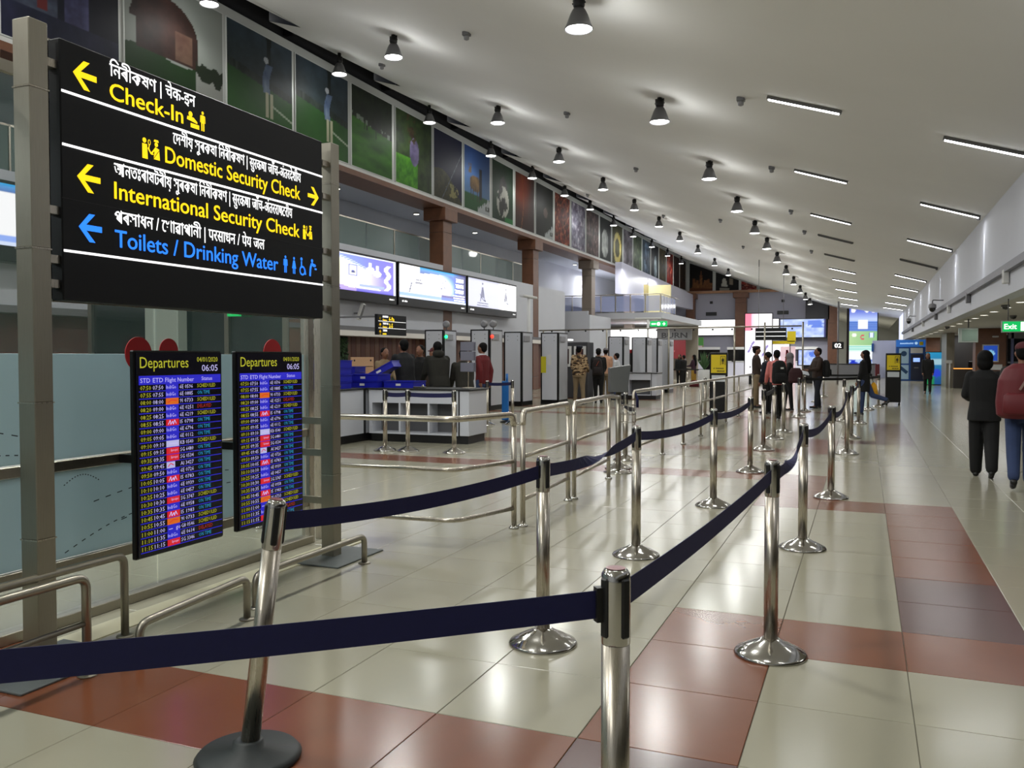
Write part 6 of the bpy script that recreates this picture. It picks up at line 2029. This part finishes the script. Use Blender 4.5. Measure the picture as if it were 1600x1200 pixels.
# search area
person('guard in camouflage jacket and khaki trousers seen from behind', -8.42, 26.3, W(-5), 1.84, camo(), KHAKI, legs=((.05, 0), (-.05, 0)), arms=((.15, .25, .6), (.1, .2, .9)), hair='short', hat=('beret', cloth('beret_navy', (.07, .08, .14))), spread=.08, wide=1.3)
person('man in dark jacket with striped backpack near the camouflage guard', -8.02, 27.1, W(10), 1.76, BK, BK, wide=1.2, arms=((.2, .12, .9), (.2, .12, .9)), hair='short', hat=('cap', BK))
rucksack('dark backpack with orange stripe, beside the camouflage guard', (-7.98, 26.86), W(10), .34, .22, .55, cloth('bag_dark', (.12, .09, .09)), .92, stripe=mat('orange_strip', (.6, .25, .12), .5))
person('man in peach shirt and grey cap behind the striped backpack', -8.45, 29.45, W(20), 1.80, PEACH, KHAKI, hair='short', hat=('cap', GREYH))
person('boy in white collar shirt facing left behind the grey box post', -8.02, 29.3, W(85), 1.62, WHT_C, DENIM, hair='short', face=True)
person('bearded man in dark red sweater and jeans standing in profile', -7.95, 17.7, W(80), 1.80, RED, DENIM, legs=((.03, 0), (-.03, 0)), arms=((-.35, .1, .4), (-.35, .1, .4)), hair='short', face=True, scarf=WHT_C, vox=.012)
person('man in dark jacket bending over the counter holding a blue tray', -8.25, 14.75, W(62), 1.84, CHAR, DENIM, lean=.20, arms=((.75, .1, .5), (.7, .1, .6)), hair='short', vox=.012, wide=1.1, head=(0, -.3))
person('man in olive hooded parka leaning on the counter, back turned', -7.60, 14.9, W(48), 1.80, OLIVE, BK, lean=.24, arms=((.6, .15, .6), (.6, .15, .6)), hair='short', hat=('fold', OLIVE), vox=.012, wide=1.2, head=(0, -.3))
person('man in dark brown jacket at the right of the counter group', -7.22, 15.25, W(45), 1.66, cloth('dark_brown', (.11, .10, .07)), BK, lean=.3, arms=((.5, .12, .7), (.5, .12, .7)), hair='short', vox=.012, wide=1.15, head=(0, -.4))
person('officer in khaki shirt facing the bending men, half hidden', -9.5, 16.0, W(-120), 1.68, KHAKI, KHAKI, lean=.1, hair='short', face=True, arms=((.4, .1, .8), (.4, .1, .8)))
person('dark haired person behind the tray man, only the head showing', -9.1, 16.9, W(170), 1.74, BK, BK, hair='short')
person('person in dark red cap behind the olive parka', -8.55, 16.5, W(150), 1.68, BROWN, BK, hair='short', hat=('cap', cloth('maroon_cap', (.30, .10, .12))))
person('seated looking dark haired guard left of the right steel post', -10.55, 14.8, W(-70), 1.72, NAVY, NAVY, hair='short', arms=((.5, .1, 1.0), (.5, .1, 1.0)))
# far queue
person('man in black jacket with back turned at the far belt queue', -9.1, 42.8, W(20), 1.62, BK, BK, spread=.2, vox=.02)
person('dark clothed person facing the camera at the far belt queue', -8.85, 44.6, W(170), 1.62, CHAR, BK, hair='long', face=True, vox=.02)
person('dark clothed person with a bag at the far belt queue', -8.4, 43.4, W(60), 1.58, BK, BK, vox=.02)
person('woman with black hair and yellow skirt at the far belt queue', -8.0, 44.0, W(75), 1.60, cloth('plum', (.22, .12, .18)), cloth('yellow_skirt', (.62, .48, .16)), hair='long', hem=.7, arms=((.4, .1, 1.0), (.4, .1, 1.0)), leg_w=1.5, vox=.02)
person('woman in black with a pink bag at the far belt queue', -7.35, 44.4, W(80), 1.60, BK, BK, hair='long', hem=.6, vox=.02)
fbg = thing('pink_bag', 'pink and black bag on the woman in black, far belt queue', 'bag', (-7.15, 44.2, .82))
MB().box(-.07, .07, -.1, .1, 0, .5, bev=.03).build('bag', cloth('pink_bag', (.75, .35, .42)), fbg)
for k, (x, w_) in enumerate([(-8.1, .5), (-7.45, .6)]):
    rb = thing('floor_bag', 'dark red bag on the floor by the %s' % ['woman with yellow skirt', 'woman in black'][k], 'bag', (x + .2, 43.7, 0))
    kk = MB(); loft(kk, [(0, w_ * .5, .15, 0), (.1, w_ * .52, .18, 0), (.28, w_ * .42, .14, 0), (.34, w_ * .2, .06, 0)]); kk.build('bag', cloth('floor_bag', (.34, .07, .10)), rb)
for k, x in enumerate((-9.2, -8.0, -6.8)):
    t = dup(st0)
    for ch in list(t.children):
        if ch.name.startswith('belt'): bpy.data.objects.remove(ch)
    place(t, (x, 42.2, 0), .2, 'belt post of the far queue with dark belt, %s of three' % ['left', 'middle', 'right'][k]); STP['q%d' % k] = (t, x, 42.2)
belt('q0', 'q1', .02, m=BLACK); belt('q1', 'q2', .02, m=BLACK)
_m = _tmp.data
bpy.data.objects.remove(_tmp)
